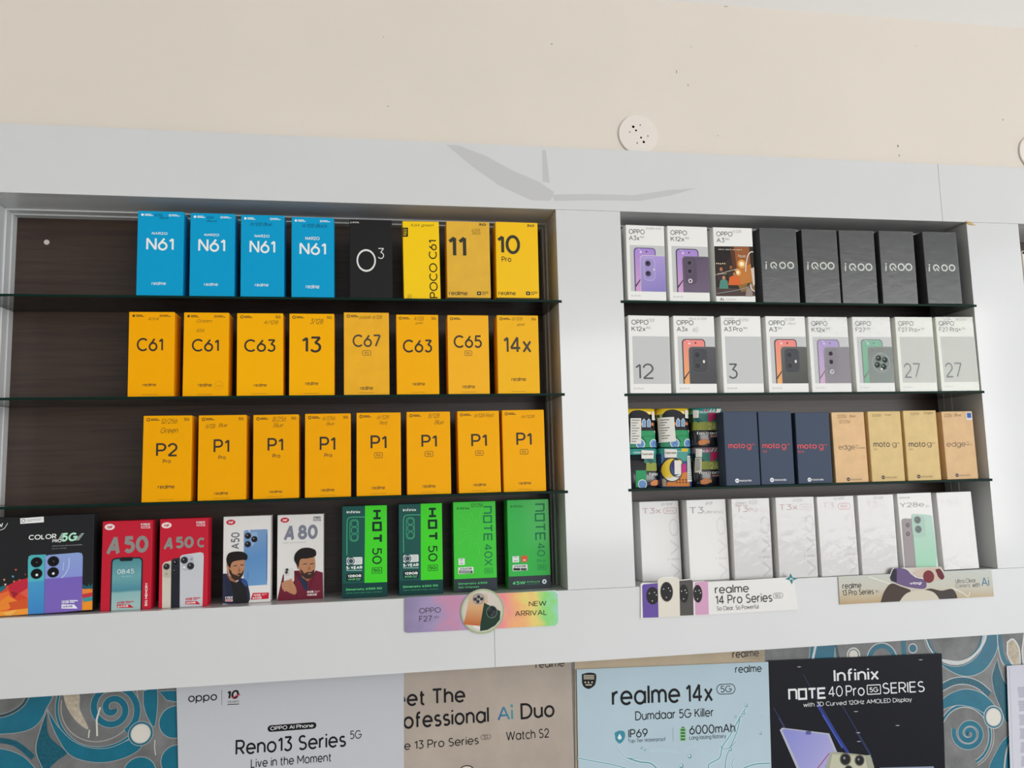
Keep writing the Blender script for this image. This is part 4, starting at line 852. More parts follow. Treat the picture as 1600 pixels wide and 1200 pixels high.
p = f.part('printed_phone'); p.poly(curve([(272, 395), (276, 372), (300, 364), (450, 357), (468, 366), (470, 390), (467, 790), (458, 815), (440, 820), (300, 828), (275, 815), (270, 790)], 4), grad(f.cv(300, 360), f.cv(440, 820), [(0, '#7f9fc6'), (.5, '#5f8fc4'), (1, '#6c9ccb')]), 2)
p.line([(465, 395), (462, 785)], 5, '#44609a', 3); p.poly([(318, 385), (380, 380), (392, 440), (340, 500), (325, 470)], '#8fb0d6', 3)
for x, y in ((307, 412), (360, 440), (306, 482)): lens(p, x, y, 28, '#15161c', '#4a5468', 4)
p.circ(318, 372, 7, '#e4ecf4', 5, n=10); p.line([(308, 712), (305, 770)], 4, '#3f66a0', 4); p.done()
def man_a(f):
    p = f.part('printed_portrait', label='printed man with short beard and swept black hair')
    p.poly(curve([(95, 728), (130, 728), (165, 762), (215, 795), (240, 765), (280, 776), (305, 812), (310, 970), (94, 975)], 4), '#2a2f47', 5); p.poly([(158, 780), (215, 800), (262, 772), (292, 835), (308, 970), (196, 972), (170, 860)], '#1f2022', 6)
    p.poly([(118, 770), (165, 800), (185, 900), (190, 972), (140, 972)], '#242940', 7); p.poly([(262, 765), (290, 776), (304, 815), (290, 840), (250, 790)], '#34508c', 7)
    p.poly([(132, 690), (150, 740), (200, 780), (215, 805), (160, 785), (132, 735)], SKIND, 7)
    p.poly(curve([(140, 660), (168, 624), (262, 608), (280, 630), (278, 690), (262, 740), (228, 772), (190, 770), (156, 735), (140, 700)], 5), SKIN, 8)
    p.poly(curve([(128, 655), (140, 640), (150, 665), (148, 700), (134, 690)], 4), SKIN, 8)
    p.poly([(150, 685), (166, 700), (176, 726), (205, 738), (232, 722), (252, 724), (272, 694), (266, 738), (240, 775), (205, 786), (172, 762), (152, 722)], BEARD, 9); p.poly([(206, 738), (228, 734), (240, 740), (224, 748)], '#a4635a', 10)
    p.poly(curve([(134, 650), (128, 600), (150, 556), (205, 542), (265, 546), (302, 574), (296, 612), (262, 612), (190, 624), (166, 648), (160, 680), (148, 668)], 5), HAIR, 11)
    p.poly([(186, 660), (216, 656), (218, 662), (188, 667)], HAIR, 10); p.poly([(244, 652), (270, 650), (270, 656), (246, 659)], HAIR, 10)
    for x in (204, 257): p.circ(x, 674, 8, '#e6dcd4', 10, ry=4, n=12); p.circ(x+1, 674, 4, '#241a16', 11, n=10)
    p.poly([(232, 668), (248, 710), (226, 716), (222, 708)], SKIND, 10); p.done()
man_a(f); free_tag(f, 118, 916, 180, 958, '#f2eeee', '#e6c9cb', RED)
p = f.part('capacity_badge'); p.poly([(348, 888), (482, 884), (478, 936), (330, 944)], RED, 6); p.text('12GB', 352, 895, 412, 915, '#f4ecec', 7, bold=.05); p.text('64GB', 345, 917, 420, 938, '#f4ecec', 7, bold=.05); p.rect(420, 894, 466, 898, '#e8a8b0', 7); p.rect(420, 904, 445, 908, '#e8a8b0', 7); p.done()
f = phone_box('a80', '#e2e0de', 'white phone box picturing a bearded man in maroon holding up a phone', 'white phone boxes picturing a man', depth=.036); f.vw(*V6)
oval_logo(f, 614, 281, 36, 22, RED, '#f4e8e8'); free_tag(f, 855, 250, 914, 288, '#55585e', '#8a8d92', '#d8d8d8')
lettering(f, [('A', 604, 324, 692, 452, '#7d8190', {'bold': .062, 'shear': .2}), ('80', 722, 316, 888, 444, '#7d8190', {'bold': .062}), ('108MP Samsung Sensor', 596, 461, 790, 476, '#6f7176')])
p = f.part('printed_portrait', label='printed bearded man in maroon jacket with a white phone in his hand')
p.poly([(547, 960), (560, 900), (598, 735), (690, 702), (745, 700), (800, 790), (872, 700), (930, 718), (935, 960)], '#6f1f33', 3); p.poly([(690, 702), (745, 730), (805, 800), (800, 870), (740, 790), (700, 740)], '#54182a', 4); p.poly([(735, 735), (800, 800), (806, 870), (775, 860), (745, 790)], '#23304a', 5); p.line([(690, 790), (720, 960)], 4, '#4c1626', 4); p.line([(870, 720), (820, 830), (812, 960)], 5, '#4c1626', 4)
p.rr(606, 680, 692, 800, 14, '#d9d8d4', 5); p.rr(614, 684, 652, 744, 8, '#c8c7c4', 6); lens(p, 632, 694, 12, lay=7); lens(p, 627, 716, 12, lay=7)
p.poly(curve([(585, 812), (610, 790), (660, 780), (695, 820), (712, 870), (700, 900), (660, 890), (612, 862)], 5), SKIN, 8)
for i, (a, b) in enumerate((((592, 812), (646, 796)), ((588, 832), (640, 822)), ((592, 852), (644, 846)), ((604, 868), (650, 866)))): p.line([a, ((a[0]+b[0])/2, a[1]-8), b], 17, '#c08c6a', 9); p.line([(a[0]+4, a[1]+8), (b[0], b[1]+9)], 2, SKIND, 10)
p.line([(690, 850), (676, 800), (660, 770)], 16, '#c08c6a', 10)
p.poly([(735, 690), (760, 760), (805, 790), (840, 760), (800, 700)], SKIND, 6); p.poly(curve([(728, 655), (745, 606), (850, 584), (866, 620), (868, 672), (852, 730), (825, 766), (788, 764), (752, 730)], 5), SKIN, 8); p.poly(curve([(708, 640), (724, 640), (734, 690), (718, 684)], 4), SKIN, 8)
p.poly([(744, 684), (764, 706), (776, 726), (800, 712), (832, 712), (862, 690), (856, 738), (828, 770), (786, 768), (752, 738)], BEARD, 9); p.poly([(800, 724), (826, 722), (838, 728), (814, 736)], '#a4635a', 10)
p.poly(curve([(712, 650), (692, 610), (702, 560), (745, 520), (805, 510), (862, 526), (876, 556), (864, 584), (800, 600), (746, 606), (732, 650), (728, 680)], 5), HAIR, 11)
for x in (784, 840): p.poly([(x-18, 646), (x+14, 640), (x+14, 646), (x-16, 653)], HAIR, 10); p.circ(x, 660, 8, '#e6dcd4', 10, ry=4, n=12); p.circ(x+1, 660, 4, '#241a16', 11, n=10)
p.poly([(818, 656), (830, 694), (808, 700), (804, 694)], SKIND, 10); p.done()
p = f.part('capacity_badge'); p.text('8GB', 800, 868, 852, 888, '#f4ecec', 8, bold=.05); p.text('128GB', 798, 892, 880, 912, '#f4ecec', 8, bold=.05); p.rect(858, 870, 908, 874, '#e0a0a8', 8); p.rect(858, 880, 890, 884, '#e0a0a8', 8); p.done()
# green boxes
DG, LG, GL = '#0e5d58', '#43d62a', '#78d68a'
def hot(key, ram, label):
    f = phone_box(key, '#0a514b', label, 'two tone green phone boxes', depth=.045, coat=.15)
    f.nm(lambda x, y: ((x-1090)/376, (y-170+13*(x-1090)/376)/767)); b = f.b
    p = f.part('green_panel', label='bright light green panel'); p.poly([(1282, 150), (1480, 150), (1480, 806), (1276, 812)], LG, 1); p.done()
    p = f.part('foot_band', label='darker green band'); p.poly([(1080, 816), (1480, 804), (1480, 950), (1080, 950)], '#083f3e', 2); p.done()
    p = f.part('model_lettering'); c = '#0d2c1e'; p.strokes('HOT', 1352, 206, 1414, 470, 19, c, 3, rot=-90, gap=.62); p.text('50', 1342, 518, 1422, 655, c, 3, rot=-90, bold=.008); p.rro(1341, 682, 1421, 732, 3, 4, c, 3); p.text('5G', 1352, 692, 1410, 721, c, 3, bold=.03); p.done()
    p = f.part('brand_lettering'); p.text('Infinix', 1128, 203, 1242, 230, '#eef4f0', 3, bold=.03); p.done()
    p = f.part('printed_phone_outline'); g = '#4bb884'
    p.line(curve([(1278, 259), (1180, 260), (1146, 268), (1132, 300), (1130, 420), (1130, 578)], 5), 6, g, 2); p.rro(1155, 280, 1225, 464, 28, 4, g, 2); [p.rro(1167, y, 1217, y+50, 16, 4, g, 2) for y in (290, 346, 405)]; p.done()
    p = f.part('warranty_badge'); p.rr(1128, 594, 1258, 660, 8, '#e8ecec', 3); p.poly([(1122, 588), (1146, 588), (1124, 612)], DG, 4); p.circ(1164, 628, 32, '#20343c', 4); p.circ(1164, 628, 25, '#c9d4d6', 5); p.circ(1164, 628, 19, '#3a4c58', 6); [p.rect(1200, 604+13*i, 1250, 608+13*i, '#8a9698', 4) for i in range(4)]
    p.text('5-YEAR', 1125, 668, 1258, 698, '#eef4f0', 3, bold=.06); p.rect(1125, 703, 1258, 709, '#9cc4bc', 3); p.done()
    p = f.part('capacity_badge'); p.rr(1126, 728, 1258, 796, 14, '#12211f', 3); p.text('128GB', 1138, 738, 1250, 764, '#f2f6f4', 4, bold=.05); p.text(ram, 1138, 770, 1200, 788, '#67c48c', 4, bold=.05); p.rect(1206, 771, 1248, 776, '#67c48c', 4); p.rect(1206, 782, 1240, 786, '#67c48c', 4); p.done()
    p = f.part('chipset_lettering'); p.text('Dimensity 6300 5G', 1124, 846, 1424, 876, '#6fe08a', 4, bold=.03); p.text('48MP SONY582 Clear Camera', 1124, 880, 1424, 898, '#4fae74', 4, bold=.01); p.done()
hot('h50a', '16GB', 'two tone green phone box, next to the box with the man in maroon'); hot('h50b', '8GB', 'two tone green phone box, next to the plain light green boxes')
def note(key, col, label):
    f = phone_box(key, col, label, 'light green phone boxes', depth=.045, coat=.2); f.vw(*V7); return f
f = note('n40x', '#3cc936', 'light green phone box with fine rays spreading from its middle')
p = f.part('ray_pattern')
for a in range(0, 360, 18):
    r = (150, 90, 120, 70)[a//18 % 4]; c, s = math.cos(math.radians(a+4)), math.sin(math.radians(a+4)); p.poly([(712+6*c, 345+6*s), (712+r*c-3*s, 345+r*s*1.25+3*c), (712+r*c+3*s, 345+r*s*1.25-3*c)], '#4fd744', 1)
p.done()
p = f.part('model_lettering'); c = '#157a4c'; p.strokes('nOTE', 783, 158, 836, 424, 11, c, 3, rot=-90, gap=.42); p.text('40X', 785, 448, 845, 620, c, 3, rot=-90, bold=.004); p.rro(788, 638, 848, 678, 3, 3, c, 3); p.text('5G', 798, 647, 838, 669, c, 3, bold=.02); p.done()
p = f.part('brand_lettering'); p.text('Infinix', 570, 160, 668, 182, '#174a2c', 3, bold=.01); p.done()
p = f.part('foot_band', label='dark grey band'); p.poly([(530, 726), (900, 710), (900, 840), (530, 850)], '#343c44', 2); p.done()
p = f.part('chipset_lettering'); p.text('Dimensity 6300', 582, 744, 806, 772, '#5fd884', 4, bold=.03); p.text('5G Chipset', 582, 776, 742, 800, '#5fd884', 4, bold=.03); p.done()
p = f.part('capacity_badge'); p.rr(580, 628, 698, 684, 5, '#e6ece8', 3); p.text('256GB', 592, 634, 686, 654, '#2c3434', 4, bold=.04); p.rect(586, 658, 692, 678, '#2c3434', 4); p.rect(592, 664, 680, 672, '#b8c4c0', 5); p.done()
p = f.part('charging_badge'); p.rr(582, 562, 630, 614, 4, '#e9efec', 3); p.arc(606, 582, 14, 5, '#8b9894', 4, 20, 160); p.arc(606, 588, 8, 4, '#8b9894', 4, 20, 160); p.rect(592, 596, 620, 604, '#a4b0ac', 4); p.done()
f.nm(); p = f.part('handwriting'); p.text('12/256', .42, .018, .70, .062, '#1c4a28', 3, bold=-.005, shear=.3); p.done()
f = note('n40p', '#2eb648', 'mid green phone box, last on the ledge beside the white upright')
p = f.part('model_lettering'); c = '#157a4c'; p.strokes('nOTE', 1188, 138, 1248, 420, 11, c, 3, rot=-90, gap=.42); p.text('40', 1198, 440, 1256, 548, c, 3, rot=-90, bold=.0); p.text('Pro', 1198, 566, 1260, 594, c, 3); p.rro(1201, 610, 1263, 650, 3, 3, c, 3); p.text('5G', 1212, 619, 1252, 641, c, 3, bold=.02); p.done()
p = f.part('brand_lettering'); p.text('Infinix', 990, 145, 1084, 165, '#12502c', 3, bold=.0); p.done()
p = f.part('foot_band', label='dark grey band'); p.poly([(950, 706), (1330, 690), (1330, 820), (950, 830)], '#3a4048', 2); p.done()
p = f.part('charging_lettering'); p.text('45W', 1004, 738, 1104, 770, '#62d888', 4, bold=.03); p.text('All-Round', 1112, 736, 1214, 752, '#62d888', 4, bold=.02); p.text('FastCharge2.0', 1112, 755, 1214, 767, '#4fae74', 4); p.circ(1253, 743, 19, '#e6eef4', 4, n=6); p.circ(1253, 743, 8, '#3a4860', 5, n=6); p.done()
p = f.part('capacity_badge'); p.rr(1005, 608, 1120, 662, 5, '#e6ece8', 3); p.text('256GB', 1014, 614, 1108, 634, '#2c3434', 4, bold=.04); p.rect(1010, 638, 1064, 657, '#2c3434', 4); p.rect(1068, 638, 1114, 657, '#4a5454', 4); p.done()
p = f.part('charging_badge'); p.rr(1004, 544, 1054, 594, 4, '#e9efec', 3); p.arc(1028, 564, 14, 5, '#8b9894', 4, 20, 160); p.rect(1014, 576, 1044, 584, '#a4b0ac', 4); p.done()
p = f.part('sound_badge', label='small orange square badge'); p.rr(1074, 540, 1119, 590, 3, '#e2583c', 3); p.text('JBL', 1084, 568, 1110, 582, '#f4e6e0', 4, bold=.06); p.done()
# --- navy and kraft boxes
V3, V4 = (970, 610, 5.3333), (1250, 610, 4.5714)
CORAL = '#e8555a'; NV = '#3d4a60'
for key, vw, it, ml, lab in (('m1', V3, [('moto', 897, 440, 1034, 484), ('g', 1050, 446, 1085, 496), ('85', 1092, 442, 1116, 456)], (953, 735, 1088, 770), 'first of the three navy phone boxes, beside the printed tins'),
                      ('m2', V3, [('moto', 1180, 440, 1322, 484), ('g', 1340, 446, 1376, 498), ('75', 1384, 444, 1408, 458), ('5G', 1183, 500, 1218, 518)], (1243, 729, 1378, 764), 'navy phone box in the middle of its three'),
                      ('m3', V4, [('moto', -18, 380, 119, 418), ('g', 136, 384, 166, 430), ('45', 172, 382, 192, 394), ('5G', -16, 430, 28, 446)], (54, 624, 166, 652), 'navy phone box beside the kraft brown boxes')):
    f = phone_box(key, NV, lab, 'navy phone boxes', depth=.036, rough=.5)
    lettering(f, [i + (CORAL, {'bold': .015 if len(i[0]) > 2 else 0.0}) for i in it], view=vw); x0, y0, x1, y1 = ml; h = y1-y0
    p = f.part('brand_logo'); p.circ(x0+h*.48, (y0+y1)/2, h*.48, '#f0f2f4', 2); p.text('M', x0+h*.26, y0+h*.32, x0+h*.70, y1-h*.3, NV, 3, bold=.04); p.text('motorola', x0+h*1.1, y0+h*.18, x1, y1-h*.26, '#f0f2f4', 2, bold=.02); p.done()
KR = '#4c4442'
for key, col, it, ml, hw, lab in (
    ('e50', '#e8c294', [('edge', 277, 384, 390, 434, {'bold': -.01}), ('50', 400, 388, 418, 400), ('FUSION', 400, 404, 462, 418)], (333, 622, 440, 648), [('12/256', .18, .03, .46, .085), ('Blue', .54, .035, .74, .075), ('12/256', .22, .11, .56, .16)], 'first of the kraft brown phone boxes, beside the navy boxes'),
    ('mg1', '#e2c68e', [('moto', 526, 366, 640, 406, {'bold': .012}), ('g', 660, 372, 688, 412, {'bold': -.008}), ('85', 694, 372, 712, 382), ('5G', 528, 414, 556, 428)], (582, 608, 690, 634), [('12/256', .13, .035, .40, .075), ('Grey', .52, .03, .72, .07)], 'second kraft brown phone box counted from the navy boxes'),
    ('mg2', '#e2c68e', [('moto', 778, 366, 894, 406, {'bold': .012}), ('g', 908, 370, 938, 410, {'bold': -.008}), ('64', 944, 370, 964, 382), ('5G', 780, 414, 808, 428)], (836, 602, 946, 628), [('12/256', .22, .025, .48, .065), ('Green', .62, .015, .92, .055)], 'third kraft brown phone box counted from the navy boxes'),
    ('neo', '#e4bf93', [('edge', 1050, 362, 1180, 414, {'bold': -.01}), ('50', 1188, 364, 1208, 374), ('NEO', 1188, 380, 1228, 394)], (1110, 594, 1212, 618), [('12/256', .08, .03, .32, .085), ('Blue', .40, .03, .64, .075)], 'last kraft brown phone box, with a small blue sticker in its corner')):
    f = phone_box(key, col, lab, 'kraft brown phone boxes', depth=.045, rough=.7, mottle=.10, spec=.2)
    lettering(f, [i[:5] + (KR if i[0] in ('edge', 'moto', 'g') else '#8d7a66', i[5] if len(i) > 5 else {'bold': .01}) for i in it], view=V4); x0, y0, x1, y1 = ml; h = y1-y0
    p = f.part('brand_logo'); p.circ(x0+h*.48, (y0+y1)/2, h*.46, '#33364a', 2); p.text('M', x0+h*.28, y0+h*.34, x0+h*.68, y1-h*.32, col, 3, bold=.04); p.text('motorola', x0+h*1.15, y0+h*.2, x1, y1-h*.22, '#8a7460', 2, bold=.01); p.done()
    hand(f, hw, '#8d6f48')
    if key == 'neo': f.nm(); p = f.part('colour_sticker', label='small blue and white sticker'); p.rect(.80, .015, .985, .13, '#dfe3ea', 2); p.rect(.825, .025, .96, .098, '#3d62b0', 3); p.rect(.84, .107, .94, .114, '#8d98b4', 3); p.done()
# --- white glossy boxes on the ledge
WV = '#ecebea'; PK = '#c9a7a9'; VG = '#a8a4a6'
def whitebox(key, label, items, film=True, water=None, hw=None):
    f = phone_box(key, WV, label, 'glossy white phone boxes', depth=.05, rough=.3)
    f.vw(*PX); p = f.part('model_lettering')
    for s, x0, y0, x1, y1, c, k in items:
        if s == '[5G]': p.rro(x0, y0, x1, y1, 3.2, .8, c); p.text('5G', x0+3.5, y0+2.6, x1-3.5, y1-2.6, c, bold=.02)
        else: p.text(s, x0, y0, x1, y1, c, bold=k)
    p.done()
    if water is not None: f.nm(); p = f.part('embossed_lettering', label='large faint silvery letters running up'); p.text('vivo', .66, .22, .97, .985, mat('#dcdbdb' if water else '#e2e1e1', .2), 1, rot=90, bold=-.012); p.done()
    if hw: hand(f, hw, '#a9a5a5')
    if film: wrap_film(f)
    return f
whitebox('t3x', 'first glossy white phone box on the ledge, behind the sign with four phones', [('T3x', 1004.4, 793.3, 1032, 803, PK, 0), ('[5G]', 1037, 793.3, 1056.5, 802.5, PK, 0)], water=1, hw=[('2/128', .55, .02, .85, .055)], film=False)
whitebox('t3u', 'second glossy white phone box on the ledge, with grey lettering along its top', [('T3', 1078, 792, 1099, 802.7, '#a39fa2', 0), ('Ultra', 1101, 797.5, 1119, 802.3, '#b0acae', 0), ('5G', 1121, 798, 1130, 802.3, '#b8b4b6', 0)], water=0, hw=[('8/8', .48, .03, .66, .065)], film=False)
whitebox('t3p', 'third glossy white phone box on the ledge, with dark handwriting above pinkish lettering', [('T3', 1151, 789.6, 1168, 800.6, PK, 0), ('Pro', 1170, 792.7, 1184, 800, '#cdb9ba', 0), ('5G', 1187, 794, 1198, 799.6, '#dcd2d2', 0)], water=1, hw=[('green', .08, .04, .38, .095), ('8/256', .45, .025, .68, .075)])
whitebox('t3xb', 'fourth glossy white phone box on the ledge, in line under the navy boxes', [('T3x', 1218, 787.5, 1246, 797.5, PK, 0), ('[5G]', 1250, 787.5, 1268, 797, '#d9c9ca', 0)], water=1, hw=[('4/128', .44, .02, .70, .055)])
whitebox('t5', 'fifth glossy white phone box on the ledge, with pale red lettering', [('T3', 1286, 785, 1302.5, 795, '#dccbcc', 0), ('[5G]', 1310, 786, 1327.6, 796, '#d9a0a4', 0)], water=0, hw=[('4/128', .45, .01, .75, .045)])
whitebox('t6', 'sixth glossy white phone box on the ledge, next to the mint green picture', [('T3', 1354, 783, 1370, 793, '#ded2d2', 0), ('Pro', 1373, 786, 1384, 793, '#e0d8d8', 0)], hw=[('8/128', .45, .02, .72, .055)])
f = whitebox('y28', 'white phone box on the ledge picturing a mint green phone and a grey one', [('vivo', 1405, 775.6, 1421.3, 779.2, '#9a9c9c', .01), ('Y28e', 1406.4, 784.3, 1443.6, 793, '#8f9494', -.004), ('5G', 1446, 789.5, 1451.5, 792.5, '#b0b2b2', .01)], film=False)
f.vw(1250, 750, 4.5714); p = f.part('printed_phone', label='printed mint green phone in front of a grey one')
p.poly([(724, 292), (730, 278), (750, 274), (830, 280), (835, 640), (750, 640)], '#a29a9c', 2); [lens(p, x, y, 22, '#7d7578', '#b5adaf', 3) for x, y in ((768, 322), (770, 385))]
p.poly(curve([(796, 270), (800, 248), (820, 242), (925, 250), (942, 262), (946, 290), (975, 640), (830, 640)], 3), grad(f.cv(850, 250), f.cv(900, 620), [(0, '#bcd8cc'), (1, '#a5d6bb')]), 5); p.rr(806, 255, 886, 412, 22, '#b0cfc2', 6); [lens(p, x, y, 25, '#6d7876', '#8f9c98', 7) for x, y in ((838, 285), (844, 352))]; p.done()
whitebox('t8', 'last glossy white phone box on the ledge, beside the bay side', [('T3', 1469.8, 780.6, 1485, 790, '#e0dada', 0), ('[5G]', 1488, 780.6, 1500, 789, '#e4dede', 0)])
# ------------------------------------------------------------------ printed tins
TIN_R, TIN_H, TIN_Y = .0373, .0835, .048
def sq(r, n=4.5, k=64):
    out = []
    for i in range(k):
        a = 2*math.pi*i/k; c, s = math.cos(a), math.sin(a)
        out.append((r*math.copysign(abs(c)**(2/n), c), r*math.copysign(abs(s)**(2/n), s)))
    return out
def loft(name, rings, m, parent, cap=True):
    bm = bmesh.new(); lv = []
    for r, z in rings: lv.append([bm.verts.new((x, TIN_R+y, z)) for x, y in sq(r)])
    for a, b in zip(lv, lv[1:]):
        n = len(a)
        for i in range(n): bm.faces.new((a[i], a[(i+1) % n], b[(i+1) % n], b[i])).smooth = True
    bm.faces.new(lv[-1]); bm.faces.new(list(reversed(lv[0])))
    bm.normal_update(); return link(name, mesh_from(bm, name, [m]), parent)
def tin(x, z, body, lid, label, cx, cy):
    mw = Matrix.Translation((x, TIN_Y, z)); r = empty('printed_tin', mw); tag(r, label, 'tin', 'round cornered printed tins'); R = TIN_R
    loft('body', [(R-.001, 0), (R-.0004, .001), (R-.0004, TIN_H-.0135)], mat(body, .25, .5, coat=.5), r)
    loft('lid', [(R, TIN_H-.0138), (R+.0004, TIN_H-.013), (R+.0002, TIN_H-.0025), (R-.002, TIN_H-.0005), (R-.006, TIN_H)], mat(lid, .22, .5, coat=.5), r)
    def warp(X, Z, l):
        q = min(.999, abs(X)/R); return (X, R - (R+l*.00022)*(1-q**4.5)**(1/4.5), Z)
    f = Face(r, mw, (-R*.985, R*.985, .001, TIN_H-.003), warp); q = pix((x, TIN_Y, z+TIN_H/2)); f.vw(q[0]-cx/5.3333, q[1]-cy/5.3333, 5.3333); return f
def c3(x): return at(970+x/5.3333, 700, TIN_Y+TIN_R).x
YEL, TE, BK2 = '#e8c22a', '#2f8f88', '#1d1e25'
zt = SHZ['R3']+.0002
def cards(p, x0, y0, x1, y1, lay=6, txt=None):
    p.poly([(x0, y0), (x1, y0+4), (x1-2, y1), (x0+2, y1)], '#e9e6df', lay)
    if txt: p.text(txt, x0+8, y0+(y1-y0)*.3, x1-8, y0+(y1-y0)*.6, '#55504a', lay+1, bold=.03)
def bird(f, ox, oy):
    """yellow-lidded design: black arch, green block, blue discs"""
    p = f.part('printed_artwork'); X = lambda pts: [(a+ox, b+oy) for a, b in pts]
    p.poly(X([(265, 140), (545, 140), (545, 192), (265, 192)]), YEL, 1); p.poly(X(curve([(300, 200), (330, 168), (385, 158), (440, 172), (470, 200), (470, 260), (300, 260)])), BK2, 3)
    p.poly(X([(265, 195), (355, 195), (355, 240), (265, 250)]), '#8fa86a', 2); p.poly(X([(400, 330), (550, 330), (550, 480), (400, 480)]), '#2f9a62', 2); p.poly(X([(265, 430), (420, 430), (420, 480), (265, 480)]), '#3a8a68', 2)
    for x in (428, 470): p.poly(X([(x-16, 300), (x-16, 248), (x, 228), (x+16, 248), (x+16, 300)]), '#e2ecf2', 3); p.poly(X([(x-12, 297), (x-12, 250), (x, 235), (x+12, 250), (x+12, 297)]), '#7fa4cc', 4)
    p.poly(X([(390, 262), (412, 266), (412, 290), (390, 286)]), '#d9824c', 3); p.poly(X([(490, 262), (512, 266), (512, 290), (490, 286)]), '#d9824c', 3); p.line(X([(405, 378), (545, 378)]), 3, '#1a5a3c', 3); p.line(X([(410, 380), (450, 430)]), 5, BK2, 3)
    for x, y in ((400, 440), (515, 440)): p.circ(x+ox, y+oy, 38, '#e4ecf2', 3); p.circ(x+ox, y+oy, 32, '#6f9ad0', 4); p.line(X([(x-14, y+16), (x, y-18), (x+16, y+14)]), 3, '#22365a', 5)
    p.poly(X([(525, 195), (545, 230), (550, 330), (535, 330)]), '#c9c06a', 3); p.line(X([(522, 330), (560, 420)]), 10, '#e8e4d8', 4); p.done()
def city(f, ox, oy, lidc='#2f8f88'):
    """teal and black design: pink block, olive band with digits, orange hand"""
    p = f.part('printed_artwork'); X = lambda pts: [(a+ox, b+oy) for a, b in pts]
    p.poly(X([(550, 145), (830, 145), (830, 190), (550, 190)]), lidc, 1); p.poly(X([(550, 190), (830, 190), (830, 270), (550, 270)]), '#3f7f74', 1)
    for i in range(5): p.line(X([(640+26*i, 186), (662+26*i, 150)]), 9, '#c96a8c' if i < 2 else '#d8d0cc', 2)
    p.poly(X([(682, 190), (770, 190), (755, 225), (715, 262), (682, 262)]), '#c22f66', 3); p.poly(X([(572, 236), (600, 228), (640, 262), (600, 276)]), '#26605a', 3)
    p.poly(X([(565, 266), (820, 266), (820, 334), (565, 334)]), '#9aa24a', 3); [p.line(X([(566, 276+11*i), (668, 276+11*i)]), 2, '#7d8638', 4) for i in range(5)]
    p.text('24/7', 684+ox, 276+oy, 800+ox, 330+oy, '#d8d8a4', 4, bold=.0); p.text('fastrack', 592+ox, 344+oy, 768+ox, 374+oy, '#f2f2ee', 4, bold=.03); p.poly(X([(690, 376), (775, 372), (772, 394), (688, 398)]), '#6a3a44', 4); p.text('SMART', 700+ox, 379+oy, 764+ox, 392+oy, '#e8c8c4', 5, bold=.03)
    p.poly(X(curve([(600, 430), (640, 408), (690, 418), (684, 440), (650, 456), (606, 456)])), '#d98a58', 4); [p.line(X([(640, 424+9*i), (694, 424+8*i)]), 6, '#e29a68', 5) for i in range(3)]; p.line(X([(580, 445), (606, 445)]), 12, '#4a4a52', 4); p.done()
x0_ = P1R+.0048+TIN_R; xt = [x0_, x0_+2*TIN_R+.0012, x0_+4*TIN_R+.0024]; xl = xt
zu = zt+TIN_H+.0002
f = tin(xl[0], zt, BK2, TE, 'lower printed tin half hidden by the white upright', 119, 640); city(f, -419, 330)
p = f.part('price_label'); cards(p, 105, 492, 210, 562, 8, 'fastrack'); p.done()
p = f.part('side_artwork'); p.rect(60, 660, 146, 800, '#2f9a62', 6); p.circ(115, 775, 38, '#e4ecf2', 7); p.circ(115, 775, 32, '#6f9ad0', 8); p.done()
f = tin(xl[1], zt, '#3a4a78', TE, 'lower printed tin with a big yellow crescent moon', 424, 640); p = f.part('printed_artwork')
p.rect(272, 480, 575, 530, TE, 1); p.rect(460, 478, 575, 518, YEL, 2); p.poly([(272, 530), (575, 530), (575, 800), (272, 800)], '#3c4f86', 1); p.poly([(272, 530), (320, 530), (310, 600), (272, 640)], '#5a86b8', 2); p.rect(420, 510, 512, 590, '#3f9a90', 2)
for i in range(6):
    for j in range(5): p.circ(430+15*i, 516+15*j, 3, '#a4d8c8', 3, n=8)
p.poly([(440, 620), (500, 610), (500, 700), (450, 700)], '#c0307a', 2); p.poly(curve([(330, 800), (350, 760), (410, 740), (470, 690), (520, 690), (530, 800)]), '#d8843c', 3); [p.circ(420+26*(i % 4), 745+22*(i//4), 8, '#7a4a2c', 4, n=8) for i in range(8)]
p.poly([(272, 760), (340, 720), (330, 800), (272, 800)], '#b8a890', 3)
mo = [(380+86*math.cos(math.radians(a)), 662+98*math.sin(math.radians(a))) for a in range(20, 341, 16)]; mi_ = [(424+70*math.cos(math.radians(a)), 646+80*math.sin(math.radians(a))) for a in range(-40, 41-0, 16)]
inner = [(424+62*math.cos(math.radians(a)), 646+76*math.sin(math.radians(a))) for a in range(310, 69, -16)]
p.poly(mo+inner, '#e2c13a', 5); half = [q for q in mo if q[1] > 660]
p.poly([(330, 740)]+[q for q in mo if q[1] > 662 and q[0] < 470][:8]+[(380, 700)], '#e4e4e0', 6); p.line(mo, 7, BK2, 7); p.line(inner, 6, BK2, 7); p.circ(420, 625, 40, '#3a2a78', 4); p.done()
p = f.part('price_label'); cards(p, 318, 488, 420, 560, 8, 'fastrack'); cards(p, 398, 582, 455, 700, 8); p.done()
p = f.part('text_label'); p.rect(508, 545, 566, 760, '#e9ece6', 8); [p.rect(514, 556+15*i, 560-(i % 3)*8, 562+15*i, '#6a7272', 9) for i in range(13)]; p.done()
f = tin(xl[2], zt, BK2, '#7d6f78', 'lower printed tin with orange hand, beside the navy box', 710, 638); city(f, 20, 330, '#7a6a76')
p = f.part('price_label'); cards(p, 586, 490, 634, 560, 8); p.rect(584, 566, 630, 690, '#d8d4c8', 8); [p.rect(590, 576+10*i, 624-(i % 2)*8, 580+10*i, '#55524c', 9) for i in range(10)]; p.done()
